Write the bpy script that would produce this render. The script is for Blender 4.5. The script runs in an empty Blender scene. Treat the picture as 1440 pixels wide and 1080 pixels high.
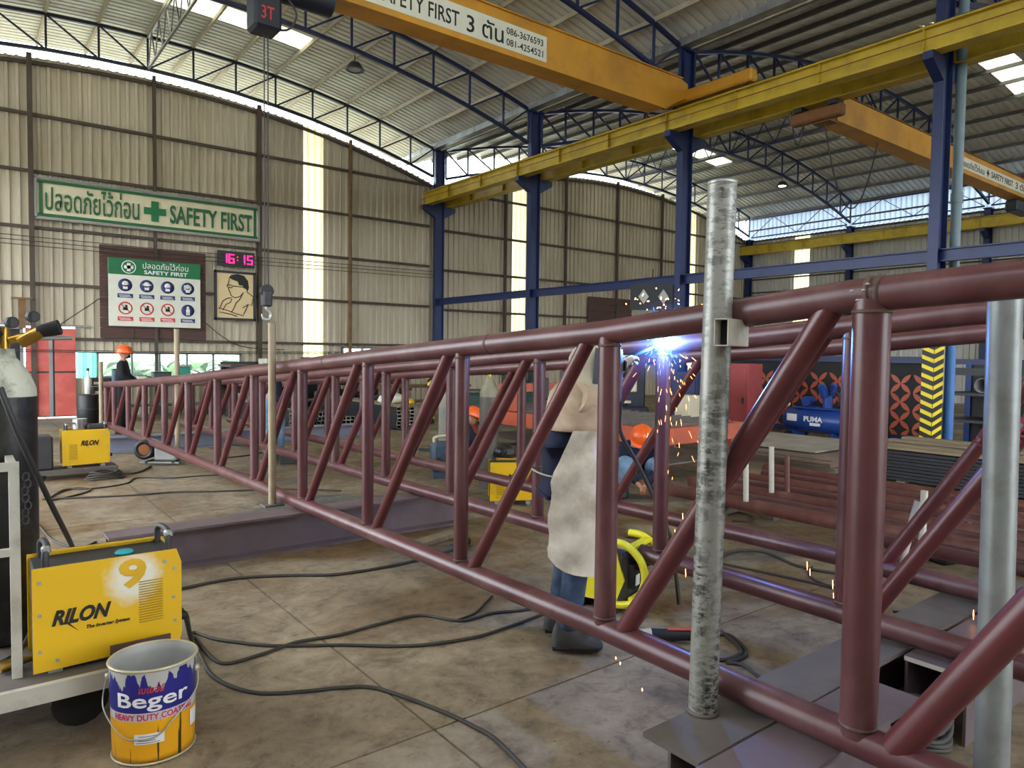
import bpy, bmesh, math, random
from mathutils import Vector, Matrix
random.seed(7)
scene = bpy.context.scene
COL = scene.collection
PI = math.pi

# ------------------------------------------------------------------ camera
YAW, PITCH, ROLL, CAMH, FPX = math.radians(37.95), math.radians(2.46), 0.0125, 1.65, 1000.0
CAM = Vector((0, 0, CAMH))
FW = Vector((math.sin(YAW)*math.cos(PITCH), math.cos(YAW)*math.cos(PITCH), -math.sin(PITCH)))
R0 = Vector((math.cos(YAW), -math.sin(YAW), 0))
U0 = R0.cross(FW)
RT = R0*math.cos(ROLL) + U0*math.sin(ROLL)
UP = U0*math.cos(ROLL) - R0*math.sin(ROLL)
cam_data = bpy.data.cameras.new('camera')
cam_data.sensor_width = 36.0
cam_data.lens = 36.0*FPX/1440.0
cam_data.clip_start = 0.05
cam_data.clip_end = 400
cam = bpy.data.objects.new('camera', cam_data)
COL.objects.link(cam)
cam.matrix_world = Matrix(((RT.x, UP.x, -FW.x, 0), (RT.y, UP.y, -FW.y, 0), (RT.z, UP.z, -FW.z, CAMH), (0, 0, 0, 1)))
scene.camera = cam

# ------------------------------------------------------------------ sky and exposure
world = bpy.data.worlds.new('overcast_sky')
scene.world = world
world.use_nodes = True
bg = world.node_tree.nodes['Background']
bg.inputs[0].default_value = (0.86, 0.93, 1.0, 1)
bg.inputs[1].default_value = 4.0
scene.view_settings.view_transform = 'Standard'
scene.view_settings.look = 'None'
scene.view_settings.gamma = 1.0
scene.view_settings.use_curve_mapping = False
scene.view_settings.exposure = 1.13
scene.cycles.use_denoising = True
scene.cycles.max_bounces = 8
scene.cycles.diffuse_bounces = 5
scene.cycles.caustics_reflective = False
scene.cycles.caustics_refractive = False
scene.cycles.sample_clamp_indirect = 6.0

# ------------------------------------------------------------------ points from the survey of the place
def ray(x, y): return FW + RT*((x-720)/FPX) + UP*((540-y)/FPX)
def onX(x, y, X): d = ray(x, y); return CAM + d*(X/d.x)
def onY(x, y, Y): d = ray(x, y); return CAM + d*(Y/d.y)
def onZ(x, y, z=0.0): d = ray(x, y); return CAM + d*((z-CAMH)/d.z)
def at(x, y, Z): return CAM + ray(x, y)*Z

# ------------------------------------------------------------------ materials
def lin(c):
    return tuple((v/255/12.92 if v/255 <= .04045 else ((v/255+.055)/1.055)**2.4) for v in c)
MATS = {}
def M(name, rgb, rough=.6, metal=0.0, var=.12, scale=6.0, bump=0.0, dirt=None, dirt_amt=.5, dirt_scale=2.5, stretch=None, world_space=False):
    if name in MATS: return MATS[name]
    m = bpy.data.materials.new(name); m.use_nodes = True
    nt = m.node_tree; N = nt.nodes; L = nt.links
    b = N['Principled BSDF']; b.inputs['Roughness'].default_value = rough; b.inputs['Metallic'].default_value = metal
    c = lin(rgb)
    if world_space:
        tc = N.new('ShaderNodeNewGeometry'); out = tc.outputs['Position']
    else:
        tc = N.new('ShaderNodeTexCoord'); out = tc.outputs['Object']
    if stretch:
        mp = N.new('ShaderNodeMapping'); mp.inputs['Scale'].default_value = stretch
        L.new(out, mp.inputs['Vector']); out = mp.outputs['Vector']
    nz = N.new('ShaderNodeTexNoise'); nz.inputs['Scale'].default_value = scale; nz.inputs['Detail'].default_value = 5
    L.new(out, nz.inputs['Vector'])
    r = N.new('ShaderNodeMapRange'); r.inputs['From Min'].default_value = .3; r.inputs['From Max'].default_value = .7
    r.inputs['To Min'].default_value = 1-var; r.inputs['To Max'].default_value = 1+var
    L.new(nz.outputs['Fac'], r.inputs['Value'])
    mul = N.new('ShaderNodeVectorMath'); mul.operation = 'SCALE'; mul.inputs[0].default_value = c
    L.new(r.outputs['Result'], mul.inputs['Scale'])
    col = mul.outputs['Vector']
    if dirt:
        n2 = N.new('ShaderNodeTexNoise'); n2.inputs['Scale'].default_value = dirt_scale; n2.inputs['Detail'].default_value = 8; n2.inputs['Roughness'].default_value = .65
        L.new(out, n2.inputs['Vector'])
        r2 = N.new('ShaderNodeMapRange'); r2.inputs['From Min'].default_value = .48; r2.inputs['From Max'].default_value = .68
        r2.inputs['To Max'].default_value = dirt_amt
        L.new(n2.outputs['Fac'], r2.inputs['Value'])
        mx = N.new('ShaderNodeMix'); mx.data_type = 'RGBA'
        L.new(r2.outputs['Result'], mx.inputs[0]); L.new(col, mx.inputs[6]); mx.inputs[7].default_value = (*lin(dirt), 1)
        col = mx.outputs[2]
    L.new(col, b.inputs['Base Color'])
    if bump:
        bp = N.new('ShaderNodeBump'); bp.inputs['Strength'].default_value = bump; bp.inputs['Distance'].default_value = .01
        L.new(nz.outputs['Fac'], bp.inputs['Height']); L.new(bp.outputs['Normal'], b.inputs['Normal'])
    MATS[name] = m
    return m
def glow(name, rgb, strength):
    m = bpy.data.materials.new(name); m.use_nodes = True
    b = m.node_tree.nodes['Principled BSDF']
    b.inputs['Base Color'].default_value = (*lin(rgb), 1)
    b.inputs['Emission Color'].default_value = (*lin(rgb), 1)
    b.inputs['Emission Strength'].default_value = strength
    MATS[name] = m
    return m
def translucent(name, rgb, mixfac=.75):
    m = bpy.data.materials.new(name); m.use_nodes = True
    nt = m.node_tree; N = nt.nodes; L = nt.links
    N.remove(N['Principled BSDF'])
    t = N.new('ShaderNodeBsdfTranslucent'); d = N.new('ShaderNodeBsdfDiffuse'); mx = N.new('ShaderNodeMixShader')
    tc = N.new('ShaderNodeTexCoord'); nz = N.new('ShaderNodeTexNoise'); nz.inputs['Scale'].default_value = 3
    L.new(tc.outputs['Object'], nz.inputs['Vector'])
    mr = N.new('ShaderNodeMapRange'); mr.inputs['To Min'].default_value = .8; mr.inputs['To Max'].default_value = 1.1
    L.new(nz.outputs['Fac'], mr.inputs['Value'])
    s = N.new('ShaderNodeVectorMath'); s.operation = 'SCALE'; s.inputs[0].default_value = lin(rgb)
    L.new(mr.outputs['Result'], s.inputs['Scale'])
    L.new(s.outputs['Vector'], t.inputs['Color']); L.new(s.outputs['Vector'], d.inputs['Color'])
    mx.inputs[0].default_value = mixfac
    L.new(d.outputs[0], mx.inputs[1]); L.new(t.outputs[0], mx.inputs[2])
    L.new(mx.outputs[0], N['Material Output'].inputs[0])
    MATS[name] = m
    return m

# surfaces of the hall
def floor_material():
    m = bpy.data.materials.new('stained_concrete'); m.use_nodes = True
    nt = m.node_tree; N = nt.nodes; L = nt.links
    b = N['Principled BSDF']
    g = N.new('ShaderNodeNewGeometry')
    def noise(scale, detail=6, rough=.6, dist=0.0):
        n = N.new('ShaderNodeTexNoise'); n.inputs['Scale'].default_value = scale; n.inputs['Detail'].default_value = detail
        n.inputs['Roughness'].default_value = rough; n.inputs['Distortion'].default_value = dist
        L.new(g.outputs['Position'], n.inputs['Vector']); return n.outputs['Fac']
    def ramp(fac, stops):
        r = N.new('ShaderNodeValToRGB'); L.new(fac, r.inputs[0])
        e = r.color_ramp.elements
        e[0].position, e[0].color = stops[0][0], (*stops[0][1], 1)
        e[1].position, e[1].color = stops[-1][0], (*stops[-1][1], 1)
        for p, c in stops[1:-1]:
            x = e.new(p); x.color = (*c, 1)
        return r.outputs[0]
    def mix(fac, a, c, mode='MIX'):
        x = N.new('ShaderNodeMix'); x.data_type = 'RGBA'; x.blend_type = mode
        if isinstance(fac, float): x.inputs[0].default_value = fac
        else: L.new(fac, x.inputs[0])
        L.new(a, x.inputs[6])
        if isinstance(c, tuple): x.inputs[7].default_value = (*c, 1)
        else: L.new(c, x.inputs[7])
        return x.outputs[2]
    base = ramp(noise(.9, 8, .65, .6), [(.3, lin((124, 110, 92))), (.5, lin((150, 135, 113))), (.7, lin((176, 162, 138)))])
    brown = ramp(noise(.55, 6, .6, 1.2), [(.48, (0, 0, 0)), (.64, (1, 1, 1))])
    c1 = mix(brown, base, lin((118, 92, 58)))
    grey = ramp(noise(.45, 7, .55, .8), [(.55, (0, 0, 0)), (.62, (1, 1, 1))])
    c2 = mix(grey, c1, lin((112, 110, 108)))
    fine = ramp(noise(7, 9, .75, .3), [(.3, (.34, .31, .28)), (.47, (.86, .84, .82)), (.7, (1.2, 1.18, 1.14))])
    c3 = mix(.95, c2, fine, 'MULTIPLY')
    dark = ramp(noise(.34, 7, .62, 1.5), [(.5, (1, 1, 1)), (.68, (.5, .47, .45))])
    c3 = mix(.8, c3, dark, 'MULTIPLY')
    streak = ramp(noise(2.6, 9, .7, 2.2), [(.36, (.62, .58, .54)), (.5, (1, 1, 1))])
    c3 = mix(.7, c3, streak, 'MULTIPLY')
    vo = N.new('ShaderNodeTexVoronoi'); vo.inputs['Scale'].default_value = 9; L.new(g.outputs['Position'], vo.inputs['Vector'])
    spots = ramp(vo.outputs['Distance'], [(.03, (.25, .23, .2)), (.08, (1, 1, 1))])
    c4 = mix(.7, c3, spots, 'MULTIPLY')
    L.new(c4, b.inputs['Base Color'])
    rr = N.new('ShaderNodeMapRange'); rr.inputs['To Min'].default_value = .5; rr.inputs['To Max'].default_value = .85
    L.new(noise(1.3), rr.inputs['Value']); L.new(rr.outputs['Result'], b.inputs['Roughness'])
    bp = N.new('ShaderNodeBump'); bp.inputs['Strength'].default_value = .25; bp.inputs['Distance'].default_value = .01
    L.new(noise(14, 8, .7), bp.inputs['Height']); L.new(bp.outputs['Normal'], b.inputs['Normal'])
    MATS['floor'] = m
    return m
floor_material()
M('joint', (48, 42, 36), .9)
M('cladding', (196, 185, 163), .55, .15, .08, 2.0, dirt=(150, 132, 108), dirt_amt=.45, dirt_scale=1.1, stretch=(1, 1, .25))
M('cladding_right', (205, 203, 196), .5, .15, .06, 2.0, dirt=(140, 132, 122), dirt_amt=.4, dirt_scale=1.0, stretch=(1, 1, .3))
M('girt', (82, 70, 62), .7, .1, .2, 3)
M('rust_post', (120, 92, 62), .8, .1, .25, 5)
M('roof', (214, 213, 206), .45, .12, .08, 1.2, dirt=(140, 138, 130), dirt_amt=.35, dirt_scale=.9)
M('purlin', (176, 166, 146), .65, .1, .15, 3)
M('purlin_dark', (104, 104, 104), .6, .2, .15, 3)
M('galvanised', (150, 152, 152), .4, .6, .25, 3)
M('navy_steel', (28, 40, 82), .45, .1, .12, 5)
M('dark_truss', (34, 38, 58), .5, .2, .15, 5)
M('blue_steel', (30, 45, 90), .42, .1, .12, 4, dirt=(24, 30, 56), dirt_amt=.5)
translucent('skylight', (246, 240, 205), .42)
translucent('wall_light', (232, 224, 184), .5)
translucent('eave_light', (168, 182, 200), .4)
translucent('green_sheet', (120, 205, 185), .8)
M('crane_yellow', (206, 148, 44), .5, .05, .1, 2, dirt=(150, 104, 44), dirt_amt=.5, dirt_scale=1.3)
M('runway_yellow', (200, 172, 52), .5, .05, .1, 3, dirt=(140, 112, 44), dirt_amt=.6, dirt_scale=1.7)
M('primer_red', (94, 46, 48), .32, .0, .16, 4, dirt=(112, 62, 62), dirt_amt=.4, dirt_scale=3.0)
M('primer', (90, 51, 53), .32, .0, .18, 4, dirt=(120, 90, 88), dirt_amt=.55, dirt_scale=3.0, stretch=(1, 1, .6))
M('primer_old', (100, 56, 50), .5, .0, .2, 4, dirt=(150, 110, 96), dirt_amt=.5, dirt_scale=3)
M('mill_steel', (122, 106, 110), .42, .25, .12, 2, dirt=(96, 84, 86), dirt_amt=.5)
M('mill_old', (108, 100, 94), .7, .15, .15, 3, dirt=(80, 70, 62), dirt_amt=.6)
M('black', (20, 20, 22), .5)
M('rubber', (26, 26, 28), .65, 0, .2, 8)
M('cable', (62, 58, 54), .65, 0, .2, 6)
M('white_paint', (190, 186, 172), .5, 0, .06, 4, dirt=(120, 100, 80), dirt_amt=.5, dirt_scale=6)
M('grey_paint', (140, 142, 140), .5, .1, .1, 4)
M('machine_yellow', (236, 188, 28), .38, 0, .04, 3)
M('brass', (190, 150, 70), .3, .9, .1)
M('chrome', (190, 190, 192), .2, .9, .05)
M('dark_grey', (60, 60, 62), .55, .1, .15)
M('orange_paint', (184, 84, 54), .5, 0, .12, 4, dirt=(120, 60, 44), dirt_amt=.5)
M('helmet_orange', (240, 100, 40), .3, 0, .03)
M('denim', (112, 142, 172), .85, 0, .22, 14, dirt=(170, 188, 204), dirt_amt=.4, dirt_scale=8)
M('denim_dark', (56, 72, 100), .85, 0, .25, 14, dirt=(120, 140, 160), dirt_amt=.35, dirt_scale=9)
M('navy_cloth', (22, 28, 54), .9, 0, .2, 10)
M('black_cloth', (24, 25, 32), .9, 0, .2, 10)
M('leather_tan', (196, 172, 146), .85, 0, .12, 8, .3, dirt=(150, 126, 104), dirt_amt=.5, dirt_scale=5)
M('apron', (206, 196, 180), .85, 0, .14, 9, .6, dirt=(142, 122, 100), dirt_amt=.65, dirt_scale=4)
M('skin', (176, 126, 98), .6, 0, .05)
M('boot', (66, 66, 68), .7, 0, .25, 12, .3)
M('hood', (192, 182, 160), .85, 0, .1, 10, .2)
M('red_paint', (200, 92, 82), .55, 0, .1, 3, dirt=(222, 136, 124), dirt_amt=.6, dirt_scale=1.6)
M('brown_board', (84, 60, 54), .8, 0, .2, 2, stretch=(1, 1, 8))
M('board_white', (222, 222, 206), .6, 0, .04)
M('sign_cream', (218, 210, 178), .7, 0, .05, 2)
M('sign_green', (24, 112, 66), .6, 0, .05)
M('sign_green_dark', (36, 96, 60), .6, 0, .05)
M('print_navy', (44, 48, 104), .6)
M('print_red', (206, 60, 64), .6)
M('print_black', (26, 26, 26), .6)
M('print_white', (235, 235, 232), .6)
M('frame_black', (22, 20, 20), .4)
M('portrait_cream', (228, 204, 156), .7, 0, .04, 3, stretch=(1, 1, 12))
M('compressor_blue', (32, 70, 150), .35, .05, .06)
M('foliage', (96, 148, 60), .7, 0, .3, 4)
M('timber', (138, 122, 98), .8, 0, .2, 3, stretch=(8, 1, 1))
M('hazard_yellow', (240, 216, 30), .5, 0, .04)
M('cylinder_black', (34, 36, 40), .32, .1, .3, 3, dirt=(92, 88, 80), dirt_amt=.5, dirt_scale=5)
M('cylinder_grey', (100, 96, 90), .5, .1, .15, 4)
M('cylinder_cream', (206, 208, 190), .5, 0, .08, 4, dirt=(60, 52, 44), dirt_amt=.8, dirt_scale=9)
M('pink_red', (160, 66, 66), .6, 0, .1)
M('cream_box', (208, 198, 172), .6, 0, .06)
M('slate_blue', (66, 84, 100), .5, 0, .12)
M('paint_grey', (168, 168, 164), .45, 0, .12, 6)
M('bucket_blue', (36, 36, 120), .35, 0, .06)
M('bucket_yellow', (240, 170, 24), .35, 0, .05)
M('bucket_rim', (196, 190, 160), .4, .3, .1)
M('zinc', (176, 178, 174), .4, .5, .12, 5)
M('stack_steel', (46, 48, 52), .55, .3, .2, 3)
M('window_glass_frame', (120, 124, 122), .5, .3)

# ------------------------------------------------------------------ mesh helpers
class MB:
    def __init__(self): self.v = []; self.f = []; self.sm = []
    def add(self, vs, fs, smooth=False):
        n = len(self.v); self.v += [tuple(p) for p in vs]
        for f in fs: self.f.append(tuple(i+n for i in f)); self.sm.append(smooth)
        return self
    def box(self, c, s, rz=0.0, bev=0.0):
        hx, hy, hz = s[0]/2, s[1]/2, s[2]/2
        if bev > 0:
            b = min(bev, hx*.9, hy*.9, hz*.9)
            pts = []
            for z, k in ((-hz, b), (-hz+b, 0), (hz-b, 0), (hz, b)):
                x, y = hx-k, hy-k; q = b if k == 0 else b*.3
                pts.append([(-x+q, -y, z), (x-q, -y, z), (x, -y+q, z), (x, y-q, z), (x-q, y, z), (-x+q, y, z), (-x, y-q, z), (-x, -y+q, z)])
            vs = [p for r in pts for p in r]
            fs = [tuple(range(7, -1, -1)), tuple(range(24, 32))]
            for k in range(3):
                for i in range(8):
                    j = (i+1) % 8; fs.append((k*8+i, k*8+j, k*8+8+j, k*8+8+i))
        else:
            vs = [(x, y, z) for z in (-hz, hz) for y in (-hy, hy) for x in (-hx, hx)]
            fs = [(0, 2, 3, 1), (4, 5, 7, 6), (0, 1, 5, 4), (2, 6, 7, 3), (0, 4, 6, 2), (1, 3, 7, 5)]
        cr, sr = math.cos(rz), math.sin(rz)
        vs = [(c[0]+x*cr-y*sr, c[1]+x*sr+y*cr, c[2]+z) for x, y, z in vs]
        return self.add(vs, fs)
    def frame(self, d):
        d = d.normalized()
        a = Vector((0, 0, 1)) if abs(d.z) < .9 else Vector((1, 0, 0))
        u = d.cross(a).normalized(); w = d.cross(u).normalized()
        return u, w
    def tube(self, pts, r, seg=10, cap=True, smooth=True):
        pts = [Vector(p) for p in pts]
        if not isinstance(r, (list, tuple)): r = [r]*len(pts)
        n = len(pts); vs = []; fs = []
        u = w = None
        for i, p in enumerate(pts):
            d = (pts[min(i+1, n-1)]-pts[max(i-1, 0)])
            if d.length < 1e-9: d = Vector((0, 0, 1))
            d.normalize()
            if u is None: u, w = self.frame(d)
            else:
                u = (u - d*u.dot(d))
                if u.length < 1e-6: u, w = self.frame(d)
                else: u.normalize(); w = d.cross(u)
            for k in range(seg):
                a = 2*PI*k/seg
                vs.append(p + (u*math.cos(a)+w*math.sin(a))*r[i])
        for i in range(n-1):
            for k in range(seg):
                k2 = (k+1) % seg
                fs.append((i*seg+k, i*seg+k2, (i+1)*seg+k2, (i+1)*seg+k))
        self.add(vs, fs, smooth)
        if cap:
            self.add(vs[:seg], [tuple(range(seg-1, -1, -1))]); self.add(vs[-seg:], [tuple(range(seg))])
        return self
    def ring(self, p0, p1, ro, ri, seg=16):
        p0, p1 = Vector(p0), Vector(p1); u, w = self.frame(p1-p0)
        vs = []; fs = []
        for p, r in ((p0, ro), (p1, ro), (p1, ri), (p0, ri)):
            for k in range(seg):
                a = 2*PI*k/seg; vs.append(p+(u*math.cos(a)+w*math.sin(a))*r)
        for j in range(4):
            for k in range(seg):
                k2 = (k+1) % seg; j2 = (j+1) % 4
                fs.append((j*seg+k, j*seg+k2, j2*seg+k2, j2*seg+k))
        return self.add(vs, fs, True)
    def bar(self, p0, p1, w, h, up=(0, 0, 1)):
        p0, p1 = Vector(p0), Vector(p1); d = (p1-p0).normalized(); up = Vector(up)
        s = d.cross(up)
        if s.length < 1e-4: s = d.cross(Vector((0, 1, 0)))
        s.normalize(); t = s.cross(d).normalized()
        vs = []
        for p in (p0, p1):
            for a, b in ((-1, -1), (1, -1), (1, 1), (-1, 1)): vs.append(p+s*(a*w/2)+t*(b*h/2))
        return self.add(vs, [(3, 2, 1, 0), (4, 5, 6, 7), (0, 1, 5, 4), (1, 2, 6, 5), (2, 3, 7, 6), (3, 0, 4, 7)])
    def lathe(self, prof, c=(0, 0, 0), seg=20, smooth=True, sx=1.0, sy=1.0):
        vs = []; fs = []
        for r, z in prof:
            for k in range(seg):
                a = 2*PI*k/seg; vs.append((c[0]+r*math.cos(a)*sx, c[1]+r*math.sin(a)*sy, c[2]+z))
        for i in range(len(prof)-1):
            for k in range(seg):
                k2 = (k+1) % seg
                fs.append((i*seg+k, i*seg+k2, (i+1)*seg+k2, (i+1)*seg+k))
        return self.add(vs, fs, smooth)
    def prism(self, poly, o, ux, uy, depth):
        """polygon in the plane o + x*ux + y*uy, pushed back by depth along ux x uy"""
        o, ux, uy = Vector(o), Vector(ux), Vector(uy); n = ux.cross(uy).normalized()
        k = len(poly)
        a = [o+ux*p[0]+uy*p[1] for p in poly]; b = [p-n*depth for p in a]
        fs = [tuple(range(k)), tuple(range(2*k-1, k-1, -1))]
        for i in range(k):
            j = (i+1) % k; fs.append((j, i, k+i, k+j))
        return self.add(a+b, fs)
    def grid(self, rows, smooth=True, closed=False):
        n = len(rows[0]); vs = [p for r in rows for p in r]; fs = []
        for i in range(len(rows)-1):
            for k in range(n if closed else n-1):
                k2 = (k+1) % n
                fs.append((i*n+k, i*n+k2, (i+1)*n+k2, (i+1)*n+k))
        return self.add(vs, fs, smooth)
    def mesh(self, name, mat=None):
        me = bpy.data.meshes.new(name)
        me.from_pydata(self.v, [], self.f)
        me.polygons.foreach_set('use_smooth', self.sm)
        if mat: me.materials.append(MATS[mat] if isinstance(mat, str) else mat)
        me.update()
        return me
    def build(self, name, mat, parent=None, loc=None):
        """parent given: points are in the parent's own frame. loc given: points are world points, the origin is put at loc."""
        if loc is not None:
            l = Vector(loc); self.v = [(p[0]-l.x, p[1]-l.y, p[2]-l.z) for p in self.v]
        o = bpy.data.objects.new(name, self.mesh(name, mat))
        if loc is not None: o.location = loc
        COL.objects.link(o)
        if parent is not None: o.parent = parent
        return o
    def shift(self, l):
        l = Vector(l); self.v = [(p[0]-l.x, p[1]-l.y, p[2]-l.z) for p in self.v]; return self

def tag(o, label=None, cat=None, group=None, kind=None):
    if label: o['label'] = label
    if cat: o['category'] = cat
    if group: o['group'] = group
    if kind: o['kind'] = kind
    return o
def thing(name, label, cat, loc=(0, 0, 0), rz=0.0, group=None):
    o = bpy.data.objects.new(name, None); o.empty_display_size = .2
    COL.objects.link(o); o.location = loc; o.rotation_euler = (0, 0, rz)
    return tag(o, label, cat, group)
def share(name, me, parent=None, loc=(0, 0, 0), rz=0.0):
    o = bpy.data.objects.new(name, me); COL.objects.link(o); o.location = loc; o.rotation_euler = (0, 0, rz)
    if parent is not None: o.parent = parent
    return o
def copy_tree(o, parent=None):
    c = o.copy(); COL.objects.link(c)
    if parent is not None: c.parent = parent
    for ch in list(o.children): copy_tree(ch, c)
    return c
def struct(o): o['kind'] = 'structure'; return o
def spline(pts, n=6):
    pts = [Vector(p) for p in pts]; out = []
    for i in range(len(pts)-1):
        p0 = pts[max(i-1, 0)]; p1 = pts[i]; p2 = pts[i+1]; p3 = pts[min(i+2, len(pts)-1)]
        for k in range(n):
            t = k/n
            out.append(.5*((2*p1)+(p2-p0)*t+(2*p0-5*p1+4*p2-p3)*t*t+(3*p1-p0-3*p2+p3)*t**3))
    out.append(pts[-1]); return out
def interp(tab, t):
    if t <= tab[0][0]: return tab[0][1]
    for (a, va), (b, vb) in zip(tab, tab[1:]):
        if t <= b: return va+(vb-va)*(t-a)/(b-a)
    return tab[-1][1]

# lettering: flat glyph outlines, made solid
_TX = {}
def text_mesh(body, bold=0.0, shear=0.0, extrude=.01, spacing=1.0):
    key = (body, bold, shear, extrude, spacing)
    if key in _TX: return _TX[key]
    cu = bpy.data.curves.new('lettering', 'FONT'); cu.body = body; cu.size = 1.0
    cu.offset = bold; cu.shear = shear; cu.extrude = extrude; cu.resolution_u = 3; cu.space_character = spacing
    o = bpy.data.objects.new('lettering', cu); COL.objects.link(o)
    dg = bpy.context.evaluated_depsgraph_get()
    me = bpy.data.meshes.new_from_object(o.evaluated_get(dg))
    vs = [v.co.copy() for v in me.vertices]; fs = [tuple(p.vertices) for p in me.polygons]
    bpy.data.objects.remove(o); bpy.data.meshes.remove(me); bpy.data.curves.remove(cu)
    _TX[key] = (vs, fs)
    return vs, fs
def put_text(mb, body, o, ux, uy, w, h, bold=0.0, shear=0.0, spacing=1.0, thick=.003):
    """fit the words into a box w wide and h high whose lower left corner is o"""
    vs, fs = text_mesh(body, bold, shear, .01, spacing)
    x0 = min(v.x for v in vs); x1 = max(v.x for v in vs); y0 = min(v.y for v in vs); y1 = max(v.y for v in vs)
    o, ux, uy = Vector(o), Vector(ux), Vector(uy); n = ux.cross(uy).normalized()
    mb.add([o+ux*((v.x-x0)/(x1-x0)*w)+uy*((v.y-y0)/(y1-y0)*h)+n*(v.z*thick/.01) for v in vs], fs)
    return mb
# made first, while the scene is small
TH = 'ปลอดภัยไว้ก่อน'
for a in ((TH, .012, 0), (TH, .0, 0), ('SAFETY FIRST', .022, 0), ('SAFETY FIRST', .0, 0), ('SAFETY FIRST', .008, 0), ('3 ตัน', .008, 0), ('086-3676593', .005, 0), ('081-4254521', .005, 0),
          ('RILON', .02, .35), ('The Inverter System', .012, .35), ('9', .035, 0), ('Beger', .03, 0), ('HEAVY DUTY COATING', .02, 0), ('PUMA', .025, 0), ('1505 0', 0, 0), ('1660', 0, 0), ('เบเยอร์', .02, .2), ('3T', .01, 0)):
    text_mesh(*a)

# ================================================================== THE HALL
WALL_Y, ROW_X, RIGHT_X = 19.8, 12.2, 29.4
C1, H1, C2, H2 = 3.8, 8.4, 20.78, 8.55        # arch centres and half spans of the two bays
def z_low(x):                                   # lower chord of the arch
    c, h = (C1, H1) if x < ROW_X else (C2, H2)
    return 8.5-1.36*((x-c)/h)**2
def z_up(x):
    c, h = (C1, H1) if x < ROW_X else (C2, H2)
    return 9.28-1.27*((x-c)/h)**2

# floor: cast slabs with open joints
fl = MB(); fl.box((11, 8, -.06), (44, 44, .06)); floor = struct(fl.build('floor', 'joint'))
XJ = [-8.4+5*k+.0 for k in range(0, 9)]; XJ = [-8.38, -3.38, 1.62, 6.62, 11.62, 16.62, 21.62, 26.62, 31.62]
YJ = [-12.4, -7.4, -2.4, 2.6-.0, 7.6, 12.6, 17.6, 22.6, 28]
for i in range(len(XJ)-1):
    for j in range(len(YJ)-1):
        a, b, c, d = XJ[i]+.006, XJ[i+1]-.006, YJ[j]+.006, YJ[j+1]-.006
        MB().box(((a+b)/2, (c+d)/2, -.015), (b-a, d-c, .03)).build('slab', 'floor', floor)
struct(MB().box((10, 8, -.2), (200, 200, .1)).build('ground', M('outside_ground', (120, 124, 104), .9, 0, .2, .5)))

# corrugated cladding
def ribs(a, b, pitch=.2, deep=.055):
    out = []; x = a
    while x < b-1e-6:
        for dx, dy in ((0, 0), (.115, 0), (.13, deep), (.185, deep)):
            if x+dx < b: out.append((x+dx, dy))
        x += pitch
    out.append((b, 0)); return out
def clad(mb, a, b, z0, z1, axis='x', plane=WALL_Y, sgn=-1, deep=.055):
    """sheet from a to b; z0, z1 numbers or functions of the running coordinate"""
    f0 = z0 if callable(z0) else (lambda x: z0); f1 = z1 if callable(z1) else (lambda x: z1)
    pr = ribs(a, b, deep=deep)
    if axis == 'x': rows = [[(x, plane+sgn*d, f(x)) for x, d in pr] for f in (f0, f1)]
    else: rows = [[(plane+sgn*d, x, f(x)) for x, d in pr] for f in (f0, f1)]
    mb.grid(rows, smooth=False)
top = lambda x: z_low(x)-.14
wb = MB()
clad(wb, -4.8, -.4, 0, top); clad(wb, -.4, 2.22, 2.16, top)
clad(wb, 2.22, 6.08, 1.56, top); clad(wb, 2.22, 6.08, 0, .93)
clad(wb, 6.08, 7.82, 0, top); clad(wb, 8.42, 9.0, 0, top)
clad(wb, 9.0, 11.6, 1.78, top); clad(wb, 9.0, 11.6, 0, .85)
clad(wb, 11.6, 15.36, 0, top); clad(wb, 15.98, 24.84, 0, top); clad(wb, 25.52, RIGHT_X, 0, top)
wall_back = struct(wb.build('wall_back', 'cladding'))
for a, b in ((7.82, 8.42), (15.36, 15.98), (24.84, 25.52)):
    m = MB(); clad(m, a, b, 0, top); m.build('translucent_panel', 'wall_light', wall_back)
m = MB(); clad(m, 2.25, 2.66, .93, 1.56); m.build('green_panel', 'green_sheet', wall_back)
# girts and posts on the inside of the back wall
GY = WALL_Y-.095
posts = [-1.2, 1.38, 3.95, 6.54, 9.2, 14.95, 17.75, 20.45, 23.1, 26.3]
for z in (6.95, 5.67, 4.4, 3.12, 1.86):
    MB().box(((-4.8+11.95)/2, GY, z), (16.75, .07, .07)).build('girt', 'girt', wall_back)
    MB().box(((12.4+29.3)/2, GY, z-.08), (16.9, .07, .07)).build('girt', 'girt', wall_back)
for c, h, x0, x1 in ((C1, H1, -4.6, 12.0), (C2, H2, 12.4, 29.2)):
    pts = [(x0+(x1-x0)*k/20, GY, z_low(x0+(x1-x0)*k/20)-.28) for k in range(21)]
    m = MB()
    for p, q in zip(pts, pts[1:]): m.bar(p, q, .06, .08)
    m.build('edge_girt', 'girt', wall_back)
for x in posts:
    w = .1 if x in (1.38, 6.54, -1.2) else .07
    MB().box((x, GY-.07, z_low(x)/2-.05), (w, .1, z_low(x)-.1)).build('post', 'rust_post' if x == 9.2 else 'girt', wall_back)
for z in (1.62, 1.66, 4.02, 4.12, 4.22):          # stretched wires
    MB().tube([(-4.8, GY-.2, z-.02), (4, GY-.2, z-.08), (12, GY-.2, z)], .009, 4).build('wire', 'cable', wall_back)
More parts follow.
